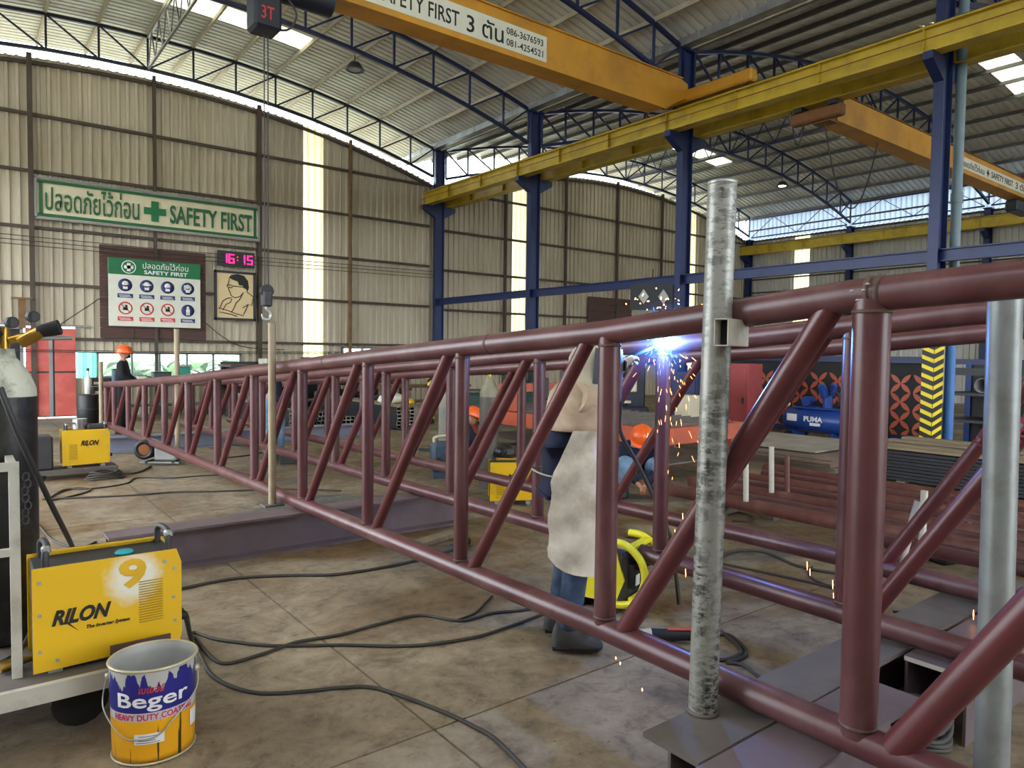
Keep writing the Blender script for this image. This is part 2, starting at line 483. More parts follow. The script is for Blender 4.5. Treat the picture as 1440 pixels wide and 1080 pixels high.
# low window band with greenery behind, bright window further right
def window(name, xs, z0, z1, panes_open=()):
    w = MB()
    x0, x1 = xs[0], xs[-1]
    for z in (z0, z1): w.box(((x0+x1)/2, WALL_Y-.02, z), (x1-x0+.06, .08, .05))
    for x in xs: w.box((x, WALL_Y-.02, (z0+z1)/2), (.045, .08, z1-z0))
    o = struct(w.build(name, 'window_glass_frame'))
    for a, b in zip(xs, xs[1:]):
        MB().box(((a+b)/2, WALL_Y, (z0+z1)/2), (b-a-.045, .008, z1-z0-.05)).build('pane', 'glass', o)
    return o
def glass_mat():
    m = bpy.data.materials.new('window_glass'); m.use_nodes = True
    nt = m.node_tree; N = nt.nodes; L = nt.links; N.remove(N['Principled BSDF'])
    t = N.new('ShaderNodeBsdfTransparent'); g = N.new('ShaderNodeBsdfGlossy'); g.inputs['Roughness'].default_value = .08
    d = N.new('ShaderNodeBsdfTranslucent'); d.inputs['Color'].default_value = (.6, .7, .66, 1)
    mx = N.new('ShaderNodeMixShader'); mx.inputs[0].default_value = .06
    m2 = N.new('ShaderNodeMixShader'); m2.inputs[0].default_value = .06
    t.inputs['Color'].default_value = (.86, .92, .9, 1)
    L.new(t.outputs[0], m2.inputs[1]); L.new(d.outputs[0], m2.inputs[2])
    L.new(m2.outputs[0], mx.inputs[1]); L.new(g.outputs[0], mx.inputs[2]); L.new(mx.outputs[0], N['Material Output'].inputs[0])
    MATS['glass'] = m
glass_mat()
window('window_1', [2.68, 3.42, 4.05, 4.7, 5.35, 6.05], .95, 1.54)
window('window_2', [9.02, 9.66, 10.3, 10.95, 11.58], .87, 1.76)
# doorway: black sheet standing in for the shaded interior at the left, red steel leaf hanging on a rail
dm = MB(); dm.box((.4, WALL_Y+.05, 1.07), (1.6, .06, 2.14)); door_shade = struct(dm.build('doorway_shade', 'black'))
for x in (1.16,): MB().box((x, WALL_Y-.05, 1.07), (.06, .06, 2.1)).build('door_frame', 'grey_paint', door_shade)
MB().box((.4, WALL_Y-.05, 2.1), (1.6, .06, .06)).build('door_frame', 'grey_paint', door_shade)
d2 = MB(); d2.box((1.72, WALL_Y-.12, 1.07), (.98, .04, 2.06)); door2 = struct(d2.build('door_2', 'dark_grey'))
for cx, w in ((1.465, .44), (1.995, .42)):
    for cz, h in ((.56, 1.0), (1.6, 1.0)):
        MB().box((cx, WALL_Y-.15, cz), (w, .02, h)).build('door_panel', 'red_paint', door2)
MB().box((1.71, WALL_Y-.16, 1.07), (.075, .02, 2.04)).build('strap', 'grey_paint', door2)
MB().box((1.0, WALL_Y-.1, 2.17), (3.0, .1, .05)).build('door_rail', 'grey_paint', door2)

# unseen walls added behind and beside the camera, gateways placed to shape the daylight
wf_ = MB(); clad(wf_, -4.8, 3.0, 0, 7.1, 'x', -7.0, 1); clad(wf_, 10.5, 17.0, 0, 7.1, 'x', -7.0, 1); clad(wf_, 25.0, RIGHT_X, 0, 7.1, 'x', -7.0, 1)
clad(wf_, 3.0, 10.5, 5.2, top, 'x', -7.0, 1); clad(wf_, 17.0, 25.0, 5.2, top, 'x', -7.0, 1)
struct(wf_.build('wall_front_unseen', 'cladding'))
wl_ = MB(); clad(wl_, -7.0, 5.0, 0, 7.1, 'y', -4.78, 1); clad(wl_, 5.0, 18.6, 6.0, 7.1, 'y', -4.78, 1); clad(wl_, 18.6, WALL_Y, 0, 7.1, 'y', -4.78, 1)
struct(wl_.build('wall_left_unseen', 'cladding'))

# right wall with its own translucent sheet
wr = MB(); ya = onX(1138, 380, RIGHT_X).y; yb = onX(1117, 380, RIGHT_X).y
clad(wr, -8, ya, 0, 7.05, 'y', RIGHT_X, -1); clad(wr, yb, WALL_Y, 0, 7.05, 'y', RIGHT_X, -1)
wall_right = struct(wr.build('wall_right', 'cladding_right'))
m = MB(); clad(m, ya, yb, 0, 7.05, 'y', RIGHT_X, -1); m.build('translucent_panel', 'wall_light', wall_right)
m = MB(); clad(m, -7.0, WALL_Y, 7.06, 8.12, 'y', RIGHT_X+.05, -1); m.build('eave_sheet', 'eave_light', wall_right)
MB().box((RIGHT_X-.02, 6.4, 7.5), (.05, 26.8, .06)).build('eave_rail', 'girt', wall_right)
for z in (6.98, 5.7, 5.2, 4.6, 3.4):
    MB().box((RIGHT_X-.08, 6, z), (.07, 27.6, .06)).build('girt', 'girt', wall_right)

# roofs: corrugated sheets laid along the arch, with translucent strips between the frames
SKY_Y = [17.35, 12.15, 7.1, 2.1, -2.9]
def roof(name, xc, h, x0, x1):
    ys = []; y = -7.0
    while y < 21.95:
        for dy, dz in ((0, 0), (.13, 0), (.15, .035), (.185, .035)): ys.append((round(y+dy, 4), dz))
        y += .2
    ys.append((22.0, 0))
    nx = 40; xs = [x0+(x1-x0)*k/nx for k in range(nx+1)]
    zf = lambda x: 9.28-1.27*((x-xc)/h)**2+.13
    vs = [(x, yy, zf(x)+dz) for yy, dz in ys for x in xs]
    main, sky = [], {}
    for i in range(len(ys)-1):
        yc = (ys[i][0]+ys[i+1][0])/2
        for k in range(nx):
            f = (i*(nx+1)+k, i*(nx+1)+k+1, (i+1)*(nx+1)+k+1, (i+1)*(nx+1)+k)
            xm = (xs[k]+xs[k+1])/2; hit = None
            if abs(xm-xc) < 3.3:
                for s in SKY_Y:
                    if abs(yc-s) < .39: hit = s
            if hit is None: main.append(f)
            else: sky.setdefault(hit, []).append(f)
    def sub(fs, nm, mt, par=None):
        used = sorted({i for f in fs for i in f}); mp = {u: n for n, u in enumerate(used)}
        b = MB(); b.add([vs[u] for u in used], [tuple(mp[i] for i in f) for f in fs]); return b.build(nm, mt, par)
    o = struct(sub(main, name, 'roof'))
    for s in sky: sub(sky[s], 'skylight_strip', 'skylight', o)
    for k in range(-8, 9):
        x = xc+k*1.05*(h/8.4)
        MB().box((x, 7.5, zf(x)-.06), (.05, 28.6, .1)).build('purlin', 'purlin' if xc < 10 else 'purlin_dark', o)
    return o
roof('ceiling_left', C1, H1, -4.75, 12.0)
roof('ceiling_right', C2, H2, 12.42, 29.6)

# arched lattice roof trusses
def roof_truss(xc, h, Y, label, mat, group):
    t = thing('roof_truss', label, 'roof truss', (xc, Y, 7.1), 0, group)
    st = 1.05*(h/8.4); lo = {}; up = {}
    hh = h-.22
    for k in range(-8, 9):
        x = k*st
        if abs(k) == 8: x = math.copysign(hh, k)
        lo[k] = Vector((x, 0, z_low(xc+x*.999)-7.1)); up[k] = Vector((x, 0, z_up(xc+x*.999)-7.1))
    for nm, d, r in (('top_chord', up, .075), ('bottom_chord', lo, .075)):
        m = MB()
        for k in range(-8, 8): m.bar(d[k], d[k+1], r, r)
        m.build(nm, mat, t)
    for k in range(-8, 9): MB().bar(lo[k], up[k], .045, .045, (0, 1, 0)).build('web_post', mat, t)
    for k in range(-8, 8):
        a, b = (up[k], lo[k+1]) if k < 0 else (lo[k], up[k+1])
        MB().bar(a, b, .04, .04, (0, 1, 0)).build('web_diagonal', mat, t)
    return t
GT = 'arched trusses carrying the roof'
for Y, nm in ((19.55, 'against the open strip above the back wall'), (14.8, 'between the second blue column and the left'), (9.8, 'above the yellow lettered crane girder'), (4.8, 'above the nearest blue column')):
    roof_truss(C1, H1, Y, 'blue-black arched roof truss of the left bay '+nm, 'dark_truss' if Y > 19 else 'navy_steel', GT)
for Y, nm in ((19.55, 'at the far end wall'), (14.8, 'second from the far end wall'), (9.8, 'third from the far end wall'), (4.8, 'above the downpipe')):
    roof_truss(C2, H2, Y, 'blue arched roof truss of the right bay '+nm, 'navy_steel', GT)

# lattice along the ridge of the left bay and along the right eave
def lattice(label, x, y0, y1, za, zb, n, mat, r=.03):
    t = thing('brace_truss', label, 'brace', (x, y0, za), 0, 'lattice braces between the roof trusses')
    L = y1-y0
    MB().bar((0, 0, 0), (0, L, 0), r*2, r*2).build('bottom_chord', mat, t)
    MB().bar((0, 0, zb-za), (0, L, zb-za), r*2, r*2).build('top_chord', mat, t)
    for k in range(n):
        a, b = L*k/n, L*(k+1)/n; c = (a+b)/2
        MB().bar((0, a, 0), (0, c, zb-za), r, r).build('web_bar', mat, t)
        MB().bar((0, c, zb-za), (0, b, 0), r, r).build('web_bar', mat, t)
lattice('slender grey lattice brace along the ridge of the left roof beyond the hoist', C1, 14.85, 19.5, z_low(C1), z_up(C1)-.03, 6, 'galvanised', .025)
lattice('slender lattice brace along the ridge of the right roof at the far end', C2, 14.85, 19.5, z_low(C2), z_up(C2)-.03, 6, 'navy_steel', .025)
lattice('slender lattice brace along the ridge of the right roof over the crane', C2, 9.85, 14.75, z_low(C2), z_up(C2)-.03, 6, 'navy_steel', .025)
for i, (a, b) in enumerate(((14.9, 19.4), (9.9, 14.7), (4.9, 9.7))):
    lattice('thin dark V-shaped wind brace above the right wall, '+('at the far corner', 'between the second and third wall columns', 'nearest to the camera')[i], RIGHT_X-.35, a, b, 7.12, 7.95, 2, 'navy_steel', .025)

# steel columns
HB = .3
def column(x, y, ztop, label, corbels, wide=.33, fl=.15):
    t = thing('steel_column', label, 'column', (x, y, 0), 0, 'blue steel columns')
    m = MB()
    for s in (-1, 1): m.box((s*(wide/2-.01), 0, ztop/2), (.02, fl, ztop))
    m.box((0, 0, ztop/2), (wide-.04, .016, ztop)); m.build('shaft', 'blue_steel', t)
    MB().box((0, 0, .01), (.45, .32, .02)).build('base_plate', 'blue_steel', t)
    for s in corbels:
        c = MB(); c.prism([(.0, 0), (.42, 0), (.42, -.12), (.0, -.36)], (s*wide/2, -.075*s, 6.29), (s, 0, 0), (0, 0, 1), .15)
        c.build('corbel', 'blue_steel', t)
    MB().box((0, 0, ztop-.02), (.4, .25, .04)).build('cap_plate', 'blue_steel', t)
    return t
column(ROW_X, 19.55, 8.05, 'blue steel column standing in the corner where the runway beam ends at the back wall', (-1, 1))
column(ROW_X, 14.8, 8.05, 'blue steel column in front of the glowing wall strip, second from the back wall', (-1, 1))
column(ROW_X, 9.8, 8.05, 'blue steel column behind the sparks, under the end of the lettered girder', (-1, 1))
col4 = column(ROW_X, 4.8, 8.05, 'nearest blue steel column with yellow and black chevrons around its foot', (-1, 1))
column(ROW_X, -.2, 8.05, 'blue steel column standing beyond the right edge of the picture', (-1, 1))
for y, s in ((19.55, 'at the far right corner'), (14.8, 'second along the right wall from the corner'), (9.8, 'third along the right wall, at the right edge of the picture'), (4.8, 'nearest along the right wall')):
    column(RIGHT_X-.25, y, 7.05, 'dark blue wall column '+s, (-1,), .28, .2)
# chevron wrap
MB().box((0, 0, .93), (.36, .18, 1.86)).build('chevron_wrap', 'black', col4)
for k in range(13):
    z = .02+k*.142
    MB().prism([(0, .07), (.17, 0), (.17, .062), (0, .132)], (-.186, .085, z), (0, -1, 0), (0, 0, 1), .005).build('chevron_stripe', 'hazard_yellow', col4)
    MB().prism([(0, 0), (.35, .08), (.35, .142), (0, .062)], (-.175, -.096, z), (1, 0, 0), (0, 0, 1), .005).build('chevron_stripe', 'hazard_yellow', col4)
# downpipe beside the nearest column
dp = thing('downpipe', 'blue-green rain downpipe strapped beside the nearest blue column', 'pipe', (ROW_X+.36, 4.68, 0))
MB().tube([(0, 0, 0), (0, 0, 2.3)], .075, 14).build('lower_pipe', M('pipe_blue', (60, 112, 178), .4, 0, .15, 3), dp)
MB().tube([(0, 0, 2.3), (0, 0, 7.9)], .075, 14).build('upper_pipe', M('pipe_teal', (112, 134, 142), .4, 0, .12, 3), dp)
for z in (2.3, 4.2): MB().tube([(0, 0, z-.08), (0, 0, z+.08)], .088, 14).build('socket', 'pipe_teal', dp)

# gutter over the column row
gt = thing('roof_gutter', 'galvanised box gutter between the two arched roofs', 'gutter', (ROW_X, -7, 8.06))
m = MB(); m.box((0, 14, .01), (.5, 28.8, .02)); m.box((-.25, 14, .2), (.015, 28.8, .4)); m.box((.25, 14, .2), (.015, 28.8, .4)); m.build('trough', 'galvanised', gt)
for k in range(28):
    for s in (-1, 1): MB().box((s*.262, .3+k, .2), (.012, .03, .4)).build('seam', 'zinc', gt)

# tie beam through the columns, small cable under it
tie = thing('tie_beam', 'blue horizontal tie beam running through the column row at mid height', 'beam', (ROW_X, -2, 3.27))
m = MB(); m.box((0, 10.8, .09), (.14, 21.4, .02)); m.box((0, 10.8, -.09), (.14, 21.4, .02)); m.box((0, 10.8, 0), (.02, 21.4, .18)); m.build('web_and_flanges', 'blue_steel', tie)

# crane runway beams
def runway(x, label, y0=-6, y1=20.0, mat='runway_yellow'):
    t = thing('crane_runway_beam', label, 'crane rail', (x, y0, 6.3)); L = y1-y0
    MB().box((0, L/2, .01), (.26, L, .025)).build('bottom_flange', mat, t)
    MB().box((0, L/2, .2), (.02, L, .37)).build('web', mat, t)
    MB().box((0, L/2, .385), (.2, L, .025)).build('top_flange', mat, t)
    MB().box((0, L/2, .42), (.05, L, .045)).build('rail', 'dark_grey', t)
    k = .9
    while k < L:
        MB().box((0, k, .2), (.18, .012, .35)).build('stiffener', mat, t); k += 1.67
    return t
r1 = runway(ROW_X-.4, 'long yellow crane runway beam on the left side of the blue columns')
MB().box((-.11, 13, .2), (.012, 26, .012)).build('conductor_bar', M('conductor_red', (110, 44, 38), .6), r1)
runway(ROW_X+.4, 'yellow crane runway beam on the right side of the blue columns')
runway(RIGHT_X-.62, 'yellow crane runway beam along the right wall')

def cross_poly(a, b): return [(-b, -a), (b, -a), (b, -b), (a, -b), (a, b), (b, b), (b, a), (-b, a), (-b, b), (-a, b), (-a, -b), (-b, -b)]
# left crane: lettered box girder
GY1 = 9.61
g1 = thing('crane_bridge', 'ochre crane girder with white lettered banner spanning the left bay overhead', 'crane', (ROW_X-.4, GY1, 6.53))
gl = 16.2
MB().prism([(-gl, -.02), (-.75, -.02), (-.05, .34), (-.05, .6), (-.25, .66), (-gl, .66)], (0, -.21, 0), (1, 0, 0), (0, 0, 1), .42).build('box_girder', 'crane_yellow', g1)
MB().box((-gl/2, 0, .67), (gl-.5, .5, .02)).build('top_plate', 'crane_yellow', g1)
MB().box((0, -.66, .37), (.22, 2.1, .24), bev=.03).build('end_carriage', 'crane_yellow', g1)
for y in (-1.5, .2): MB().tube([(-.04, y, .3), (.04, y, .3)], .085, 14).build('wheel', 'dark_grey', g1)
MB().box((.0, .44, .36), (.14, .1, .12)).build('buffer', 'rubber', g1)
bx1 = onY(769, 66, GY1-.22).x-(ROW_X-.4); bw = 5.4
MB().box((bx1-bw/2, -.213, .28), (bw, .006, .42)).build('banner', 'board_white', g1)
m = MB(); o = lambda x, z: (bx1-bw+x, -.217, z)
put_text(m, TH, o(.15, .14), (1, 0, 0), (0, 0, 1), 1.5, .26, 0.0); m.build('thai_lettering', 'print_black', g1); m = MB(); put_text(m, 'SAFETY FIRST', o(2.2, .15), (1, 0, 0), (0, 0, 1), 1.42, .23, .008)
m.build('lettering', 'print_black', g1); m = MB(); put_text(m, '3 ตัน', o(3.76, .13), (1, 0, 0), (0, 0, 1), .72, .29, .008)
m.build('load_lettering', 'print_black', g1); m = MB(); put_text(m, '086-3676593', o(4.54, .31), (1, 0, 0), (0, 0, 1), .78, .11, .005); m.build('phone_number', 'print_black', g1); m = MB(); put_text(m, '081-4254521', o(4.54, .13), (1, 0, 0), (0, 0, 1), .78, .11, .005)
m.build('phone_number', 'print_black', g1)
m = MB(); m.prism(cross_poly(.11, .035), (bx1-bw+1.92, -.22, .27), (1, 0, 0), (0, 0, 1), .006); m.build('cross', 'print_black', g1)
# hoist hanging from it, with wire ropes and hook
hx = onY(374, 30, GY1).x; hz0 = onY(374, 47, GY1).z; hz1 = onY(372, 449, GY1).z
ho = thing('chain_hoist', 'dark electric hoist trolley hanging from the girder at the top edge', 'hoist', (hx, GY1, hz0+.06)); ho.scale = (1.2, 1.2, 1.2)
MB().box((-.02, 0, .16), (.3, .3, .42), bev=.03).build('gearbox', M('hoist_dark', (34, 38, 50), .5, .1), ho)
MB().tube([(.1, 0, .5), (.75, 0, .5)], .16, 18).build('drum', 'hoist_dark', ho)
MB().tube([(-.55, 0, .52), (-.1, 0, .52)], .13, 16).build('motor', 'hoist_dark', ho)
for x in (-.3, .35): MB().box((x, 0, .72), (.25, .34, .3)).build('trolley_plate', 'dark_grey', ho)
m = MB(); put_text(m, '3T', (-.1, -.153, .04), (1, 0, 0), (0, 0, 1), .14, .14, .01); m.build('lettering', 'print_red', ho)
MB().tube(spline([(.2, -.1, .36), (.3, -.12, .2), (.22, -.12, .02), (.1, -.1, -.02)], 5), .012, 6).build('cord', 'cable', ho)
hk = thing('hook_block', 'grey crane hook block hanging on two wire ropes before the clock', 'hook', (hx, GY1, hz1+.02))
for s in (-.025, .025): MB().tube([(s, 0, .38), (s, 0, hz0-hz1+.1)], .008, 6).build('wire_rope', 'dark_grey', hk)
MB().tube([(0, -.045, .36), (0, .045, .36)], .085, 18).build('sheave', 'black', hk)
MB().box((0, 0, .26), (.13, .12, .22), bev=.02).build('block_body', 'dark_grey', hk)
hp = [(0, 0, .18), (0, 0, .12), (.045, 0, .08), (.06, 0, .03), (.03, 0, -.015), (-.02, 0, -.02), (-.055, 0, .01), (-.06, 0, .05)]
MB().tube(spline(hp, 4), [.02]*4+[.022]*20+[.014]*5, 8).build('hook', 'zinc', hk)
# right crane
GY2 = 7.05
g2 = thing('crane_bridge', 'ochre crane girder with small banner spanning the right bay behind the nearest column', 'crane', (ROW_X+.4, GY2, 6.02))
gl = 15.8
MB().prism([(.28, .0), (gl-.4, .0), (gl-.1, .2), (gl-.1, .5), (.28, .5)], (0, -.2, 0), (1, 0, 0), (0, 0, 1), .4).build('box_girder', 'crane_yellow', g2)
MB().box((gl/2+.1, 0, .505), (gl-.4, .46, .02)).build('top_plate', M('girder_edge', (110, 78, 40), .6), g2)
MB().box((.02, .05, .1), (.2, 1.0, .22), bev=.03).build('end_carriage', M('carriage_brown', (128, 84, 46), .6, 0, .15), g2)
for y in (-.3, .35): MB().box((0, y, .235), (.3, .16, .08)).build('hanger', 'dark_grey', g2)
MB().box((.2, 0, .12), (.3, .36, .3)).build('end_bracket', 'carriage_brown', g2)
bxa = onY(1345, 220, GY2-.2).x-(ROW_X+.4)
MB().box((bxa+2.6, -.203, .235), (5.0, .006, .27)).build('banner', 'board_white', g2)
m = MB()
put_text(m, TH, (bxa+.18, -.207, .15), (1, 0, 0), (0, 0, 1), 1.5, .17, 0.0); m.build('thai_lettering', 'print_black', g2); m = MB(); put_text(m, 'SAFETY FIRST', (bxa+2.15, -.207, .16), (1, 0, 0), (0, 0, 1), 1.5, .15, .008)
m.build('lettering', 'print_black', g2); m = MB(); put_text(m, '3 ตัน', (bxa+3.85, -.207, .15), (1, 0, 0), (0, 0, 1), .8, .19, .008)
m.build('load_lettering', 'print_black', g2)
MB().prism(cross_poly(.08, .027), (bxa+1.92, -.21, .235), (1, 0, 0), (0, 0, 1), .006).build('cross', 'print_black', g2)
hg = onY(1420, 290, GY2).x-(ROW_X+.4)
MB().box((hg+.7, 0, -.2), (1.2, .3, .3), bev=.03).build('hoist_unit', 'hoist_dark', g2)
# festoon cable loops below the right girder
def hang(a, b, sag): 
    a, b = Vector(a), Vector(b); return [a.lerp(b, k/12)-Vector((0, 0, 4*sag*(k/12)*(1-k/12))) for k in range(13)]
c0 = Vector((ROW_X+.4, onX(1113, 150, ROW_X+.4).y, 6.3)); c1 = Vector((ROW_X+.4, GY2+.3, 6.02)); c2 = Vector((ROW_X+.6, GY2, 6.0)); c3 = Vector((onY(1234, 208, GY2).x, GY2, 6.03))
m = MB(); m.tube(hang(c0, c1, .5), .014, 5)
tag(m.build('festoon_cable', 'cable', loc=c0), 'short black cable loop hanging under the runway beam beside the right girder', 'cable')
m = MB(); m.tube(hang(c2, c3, 1.45), .014, 5)
tag(m.build('festoon_cable', 'cable', loc=c2), 'long black cable loop swinging below the right crane girder', 'cable')

# high-bay lamps
def roof_hit(x, y, xc, h):
    d = ray(x, y); s = 3.0
    while s < 60:
        P = CAM+d*s
        if P.z > 9.28-1.27*((P.x-xc)/h)**2-.35: return P
        s += .02
lamp_on = glow('lamp_white', (236, 246, 255), 18)
for px, py, xc, h, on, lab in ((1100, 262, C2, H2, True, 'lit round high-bay lamp under the right roof'), (499, 99, C1, H1, False, 'dark switched-off high-bay lamp under the left roof')):
    P = roof_hit(px, py, xc, h)
    l = thing('high_bay_lamp', lab, 'lamp', P)
    MB().lathe([(.03, .2), (.12, .18), (.2, .06), (.24, 0), (.21, .0), (.0, .03)], seg=18).build('reflector', 'dark_grey', l)
    MB().lathe([(.19, .012), (0, .005)], seg=18).build('lens', lamp_on if on else 'grey_paint', l)
    MB().tube([(0, 0, .18), (0, 0, .36)], .015, 6).build('hanger', 'dark_grey', l)

# ================================================================== SIGNS ON THE BACK WALL
SY = WALL_Y-.21
EX, EZ = (1, 0, 0), (0, 0, 1)
def plate(mb, x0, x1, z0, z1, y, d=.004): return mb.box(((x0+x1)/2, y-d/2, (z0+z1)/2), (x1-x0, d, z1-z0))
# long banner
x0, x1, z0, z1 = 1.47, 6.47, 4.6, 5.53
bn = thing('safety_banner', 'long cream and green banner reading SAFETY FIRST high on the back wall', 'banner', ((x0+x1)/2, SY, z0))
sh = lambda mb: mb.shift(bn.location)
n = 40                                            # slightly wavy cloth
rows = [[(x0+(x1-x0)*k/n, SY-.02+.012*math.sin(k*1.7+zz*5)*(.3+abs(math.sin(k*.37))), zz) for k in range(n+1)] for zz in (z0+.03, (z0+z1)/2, z1-.03)]
sh(MB().grid(rows)).build('cloth', 'sign_cream', bn)
m = MB(); w = .07
for a in ((x0+.02, x1-.02, z1-.05-w, z1-.05), (x0+.02, x1-.02, z0+.05, z0+.05+w), (x0+.05, x0+.05+w, z0+.1, z1-.1), (x1-.05-w, x1-.05, z0+.1, z1-.1)): plate(m, *a, SY-.04)
sh(m).build('border', 'sign_green_dark', bn)
m = MB()
for a in ((x0-.04, x1+.04, z1-.03, z1+.02), (x0-.04, x1+.04, z0-.02, z0+.03), (x0-.04, x0+.0, z0, z1), (x1, x1+.04, z0, z1)): plate(m, *a, SY-.03, .04)
sh(m).build('frame', 'grey_paint', bn)
m = MB(); put_text(m, TH, (x0+.17, SY-.045, z0+.2), EX, EZ, 1.94, .6, .012); sh(m).build('thai_lettering', 'sign_green_dark', bn); m = MB(); put_text(m, 'SAFETY FIRST', (x0+2.8, SY-.045, z0+.21), EX, EZ, 2.04, .46, .022)
sh(m).build('lettering', 'sign_green_dark', bn)
m = MB(); m.prism(cross_poly(.25, .085), (x0+2.46, SY-.048, z0+.46), EX, EZ, .006)
sh(m).build('green_cross', 'sign_green', bn)

# brown backing boards with seams
bb = thing('wood_panel', 'large dark brown board panel behind the safety notice', 'panel', (3.93, WALL_Y-.16, 1.9))
for k in range(9):
    z = 1.9+k*.25
    sh = MB(); sh.box((3.93, WALL_Y-.15, z+.122), (2.42, .025, .243)); sh.shift(bb.location).build('board', 'brown_board', bb)
for x in (3.42, 3.95, 4.4):
    MB().box((x, WALL_Y-.17, 2.05), (.04, .02, .32)).shift(bb.location).build('batten', 'girt', bb)
# safety notice
x0, x1, z0, z1 = 2.89, 4.98, 2.2, 3.84
sb = thing('safety_notice', 'white notice board with green header and round safety pictograms', 'sign', ((x0+x1)/2, SY-.02, z0))
def part(mb, nm, mt): return mb.shift(sb.location).build(nm, mt, sb)
part(plate(MB(), x0, x1, z0, z1, SY-.02, .03), 'board', 'board_white')
part(plate(MB(), x0, x1, z1-.39, z1, SY-.052), 'header', 'sign_green')
m = MB(); put_text(m, TH, (x0+.75, SY-.06, z1-.21), EX, EZ, 1.05, .17, 0.0); part(m, 'thai_lettering', 'print_white'); m = MB(); put_text(m, 'SAFETY FIRST', (x0+.78, SY-.06, z1-.345), EX, EZ, 1.0, .095, .022); part(m, 'lettering', 'print_white')
def disc(mb, cx, cz, ro, ri, y, seg=24): return mb.ring((cx, y, cz), (cx, y-.004, cz), ro, max(ri, .0001), seg)
m = MB(); disc(m, x0+.44, z1-.2, .16, .14, SY-.056); plate(m, x0+.4, x0+.48, z1-.3, z1-.1, SY-.056); plate(m, x0+.34, x0+.54, z1-.24, z1-.16, SY-.056); part(m, 'header_emblem', 'print_white')
for r_ in range(2):
    for c_ in range(4):
        cx = x0+.36+c_*.475; cz = z0+1.0-r_*.56
        navy = r_ == 0 or c_ == 3
        if navy:
            part(disc(MB(), cx, cz, .155, 0, SY-.052), 'pictogram_disc', 'print_navy')
            m = MB()
            if r_ == 0:
                disc(m, cx, cz+.03, .07, 0, SY-.058, 14); plate(m, cx-.05, cx+.05, cz-.1, cz+.0, SY-.058)
                if c_ == 1: plate(m, cx-.1, cx+.1, cz+.02, cz+.045, SY-.062)
                if c_ == 3: plate(m, cx-.09, cx-.05, cz-.04, cz+.08, SY-.058); plate(m, cx+.05, cx+.08, cz-.04, cz+.05, SY-.058)
            else:
                disc(m, cx, cz+.07, .035, 0, SY-.058, 12); plate(m, cx-.045, cx+.045, cz-.03, cz+.035, SY-.058); plate(m, cx-.04, cx-.008, cz-.12, cz-.03, SY-.058); plate(m, cx+.008, cx+.04, cz-.12, cz-.03, SY-.058)
            part(m, 'pictogram', 'print_white')
        else:
            part(disc(MB(), cx, cz, .155, .125, SY-.052), 'prohibition_ring', 'print_red')
            m = MB(); m.prism([(-.1, .085), (-.085, .1), (.1, -.085), (.085, -.1)], (cx, SY-.056, cz), EX, EZ, .004); part(m, 'prohibition_bar', 'print_red')
            m = MB(); plate(m, cx-.05, cx+.05, cz-.05, cz+.02, SY-.052); disc(m, cx+.02, cz+.05, .03, 0, SY-.052, 10); part(m, 'pictogram', 'print_black')
        m = plate(MB(), cx-.17, cx+.17, cz-.31, cz-.21, SY-.052); part(m, 'caption_bar', 'print_navy' if navy else 'print_red')
        m = MB()
        for q, (a, b) in enumerate(((-.14, .1), (-.12, .13))): plate(m, cx+a, cx+b, cz-.245-.035*q-.009, cz-.245-.035*q+.005, SY-.057)
        part(m, 'caption_line', 'print_white')
# LED clock reading 16:15
x0, x1, z0, z1 = 5.42, 6.36, 3.86, 4.26
ck = thing('digital_clock', 'black wall clock showing 16:15 in glowing red digits', 'clock', ((x0+x1)/2, SY, z0))
plate(MB(), x0, x1, z0, z1, SY, .08).shift(ck.location).build('case', 'frame_black', ck)
led = glow('led_red', (255, 24, 96), 3.0)
SEG = {'1': 'bc', '6': 'acdefg', '5': 'acdfg'}
def digit(ch, x, z, w, h):
    y = SY-.085; t = .03; m = MB()
    g = {'a': (x, x+w, z+h-t, z+h), 'd': (x, x+w, z, z+t), 'g': (x, x+w, z+h/2-t/2, z+h/2+t/2), 'f': (x, x+t, z+h/2, z+h), 'e': (x, x+t, z, z+h/2), 'b': (x+w-t, x+w, z+h/2, z+h), 'c': (x+w-t, x+w, z, z+h/2)}
    for s in SEG[ch]: plate(m, *g[s], y)
    m.shift(ck.location).build('digit', led, ck)
for ch, x in (('1', 5.5), ('6', 5.68), ('1', 5.96), ('5', 6.16)): digit(ch, x, 3.94, .15, .24)
m = MB()
for z in (4.02, 4.1): plate(m, 5.9, 5.925, z, z+.025, SY-.085)
m.shift(ck.location).build('colon', led, ck)
# framed ink portrait (plain line drawing)
x0, x1, z0, z1 = 5.33, 6.4, 2.44, 3.74
pp = thing('framed_picture', 'framed black ink drawing of a seated man on cream board below the clock', 'picture', ((x0+x1)/2, SY, z0))
def pt(mb, nm, mt): return mb.shift(pp.location).build(nm, mt, pp)
pt(plate(MB(), x0+.05, x1-.05, z0+.05, z1-.05, SY, .02), 'board', 'portrait_cream')
m = MB()
for a in ((x0, x1, z1-.06, z1), (x0, x1, z0, z0+.06), (x0, x0+.06, z0, z1), (x1-.06, x1, z0, z1)): plate(m, *a, SY-.005, .05)
pt(m, 'frame', 'frame_black')
P2 = lambda u, v: (x0+u*(x1-x0), SY-.026, z0+v*(z1-z0))
m = MB(); m.prism([(x*(x1-x0), z*(z1-z0)) for x, z in ((.32, .83), (.4, .92), (.55, .95), (.72, .92), (.82, .82), (.84, .68), (.8, .6), (.76, .66), (.72, .66), (.68, .72), (.6, .72), (.56, .8), (.46, .82), (.36, .86))], (x0, SY-.022, z0), EX, EZ, .004); pt(m, 'hair', 'print_black')
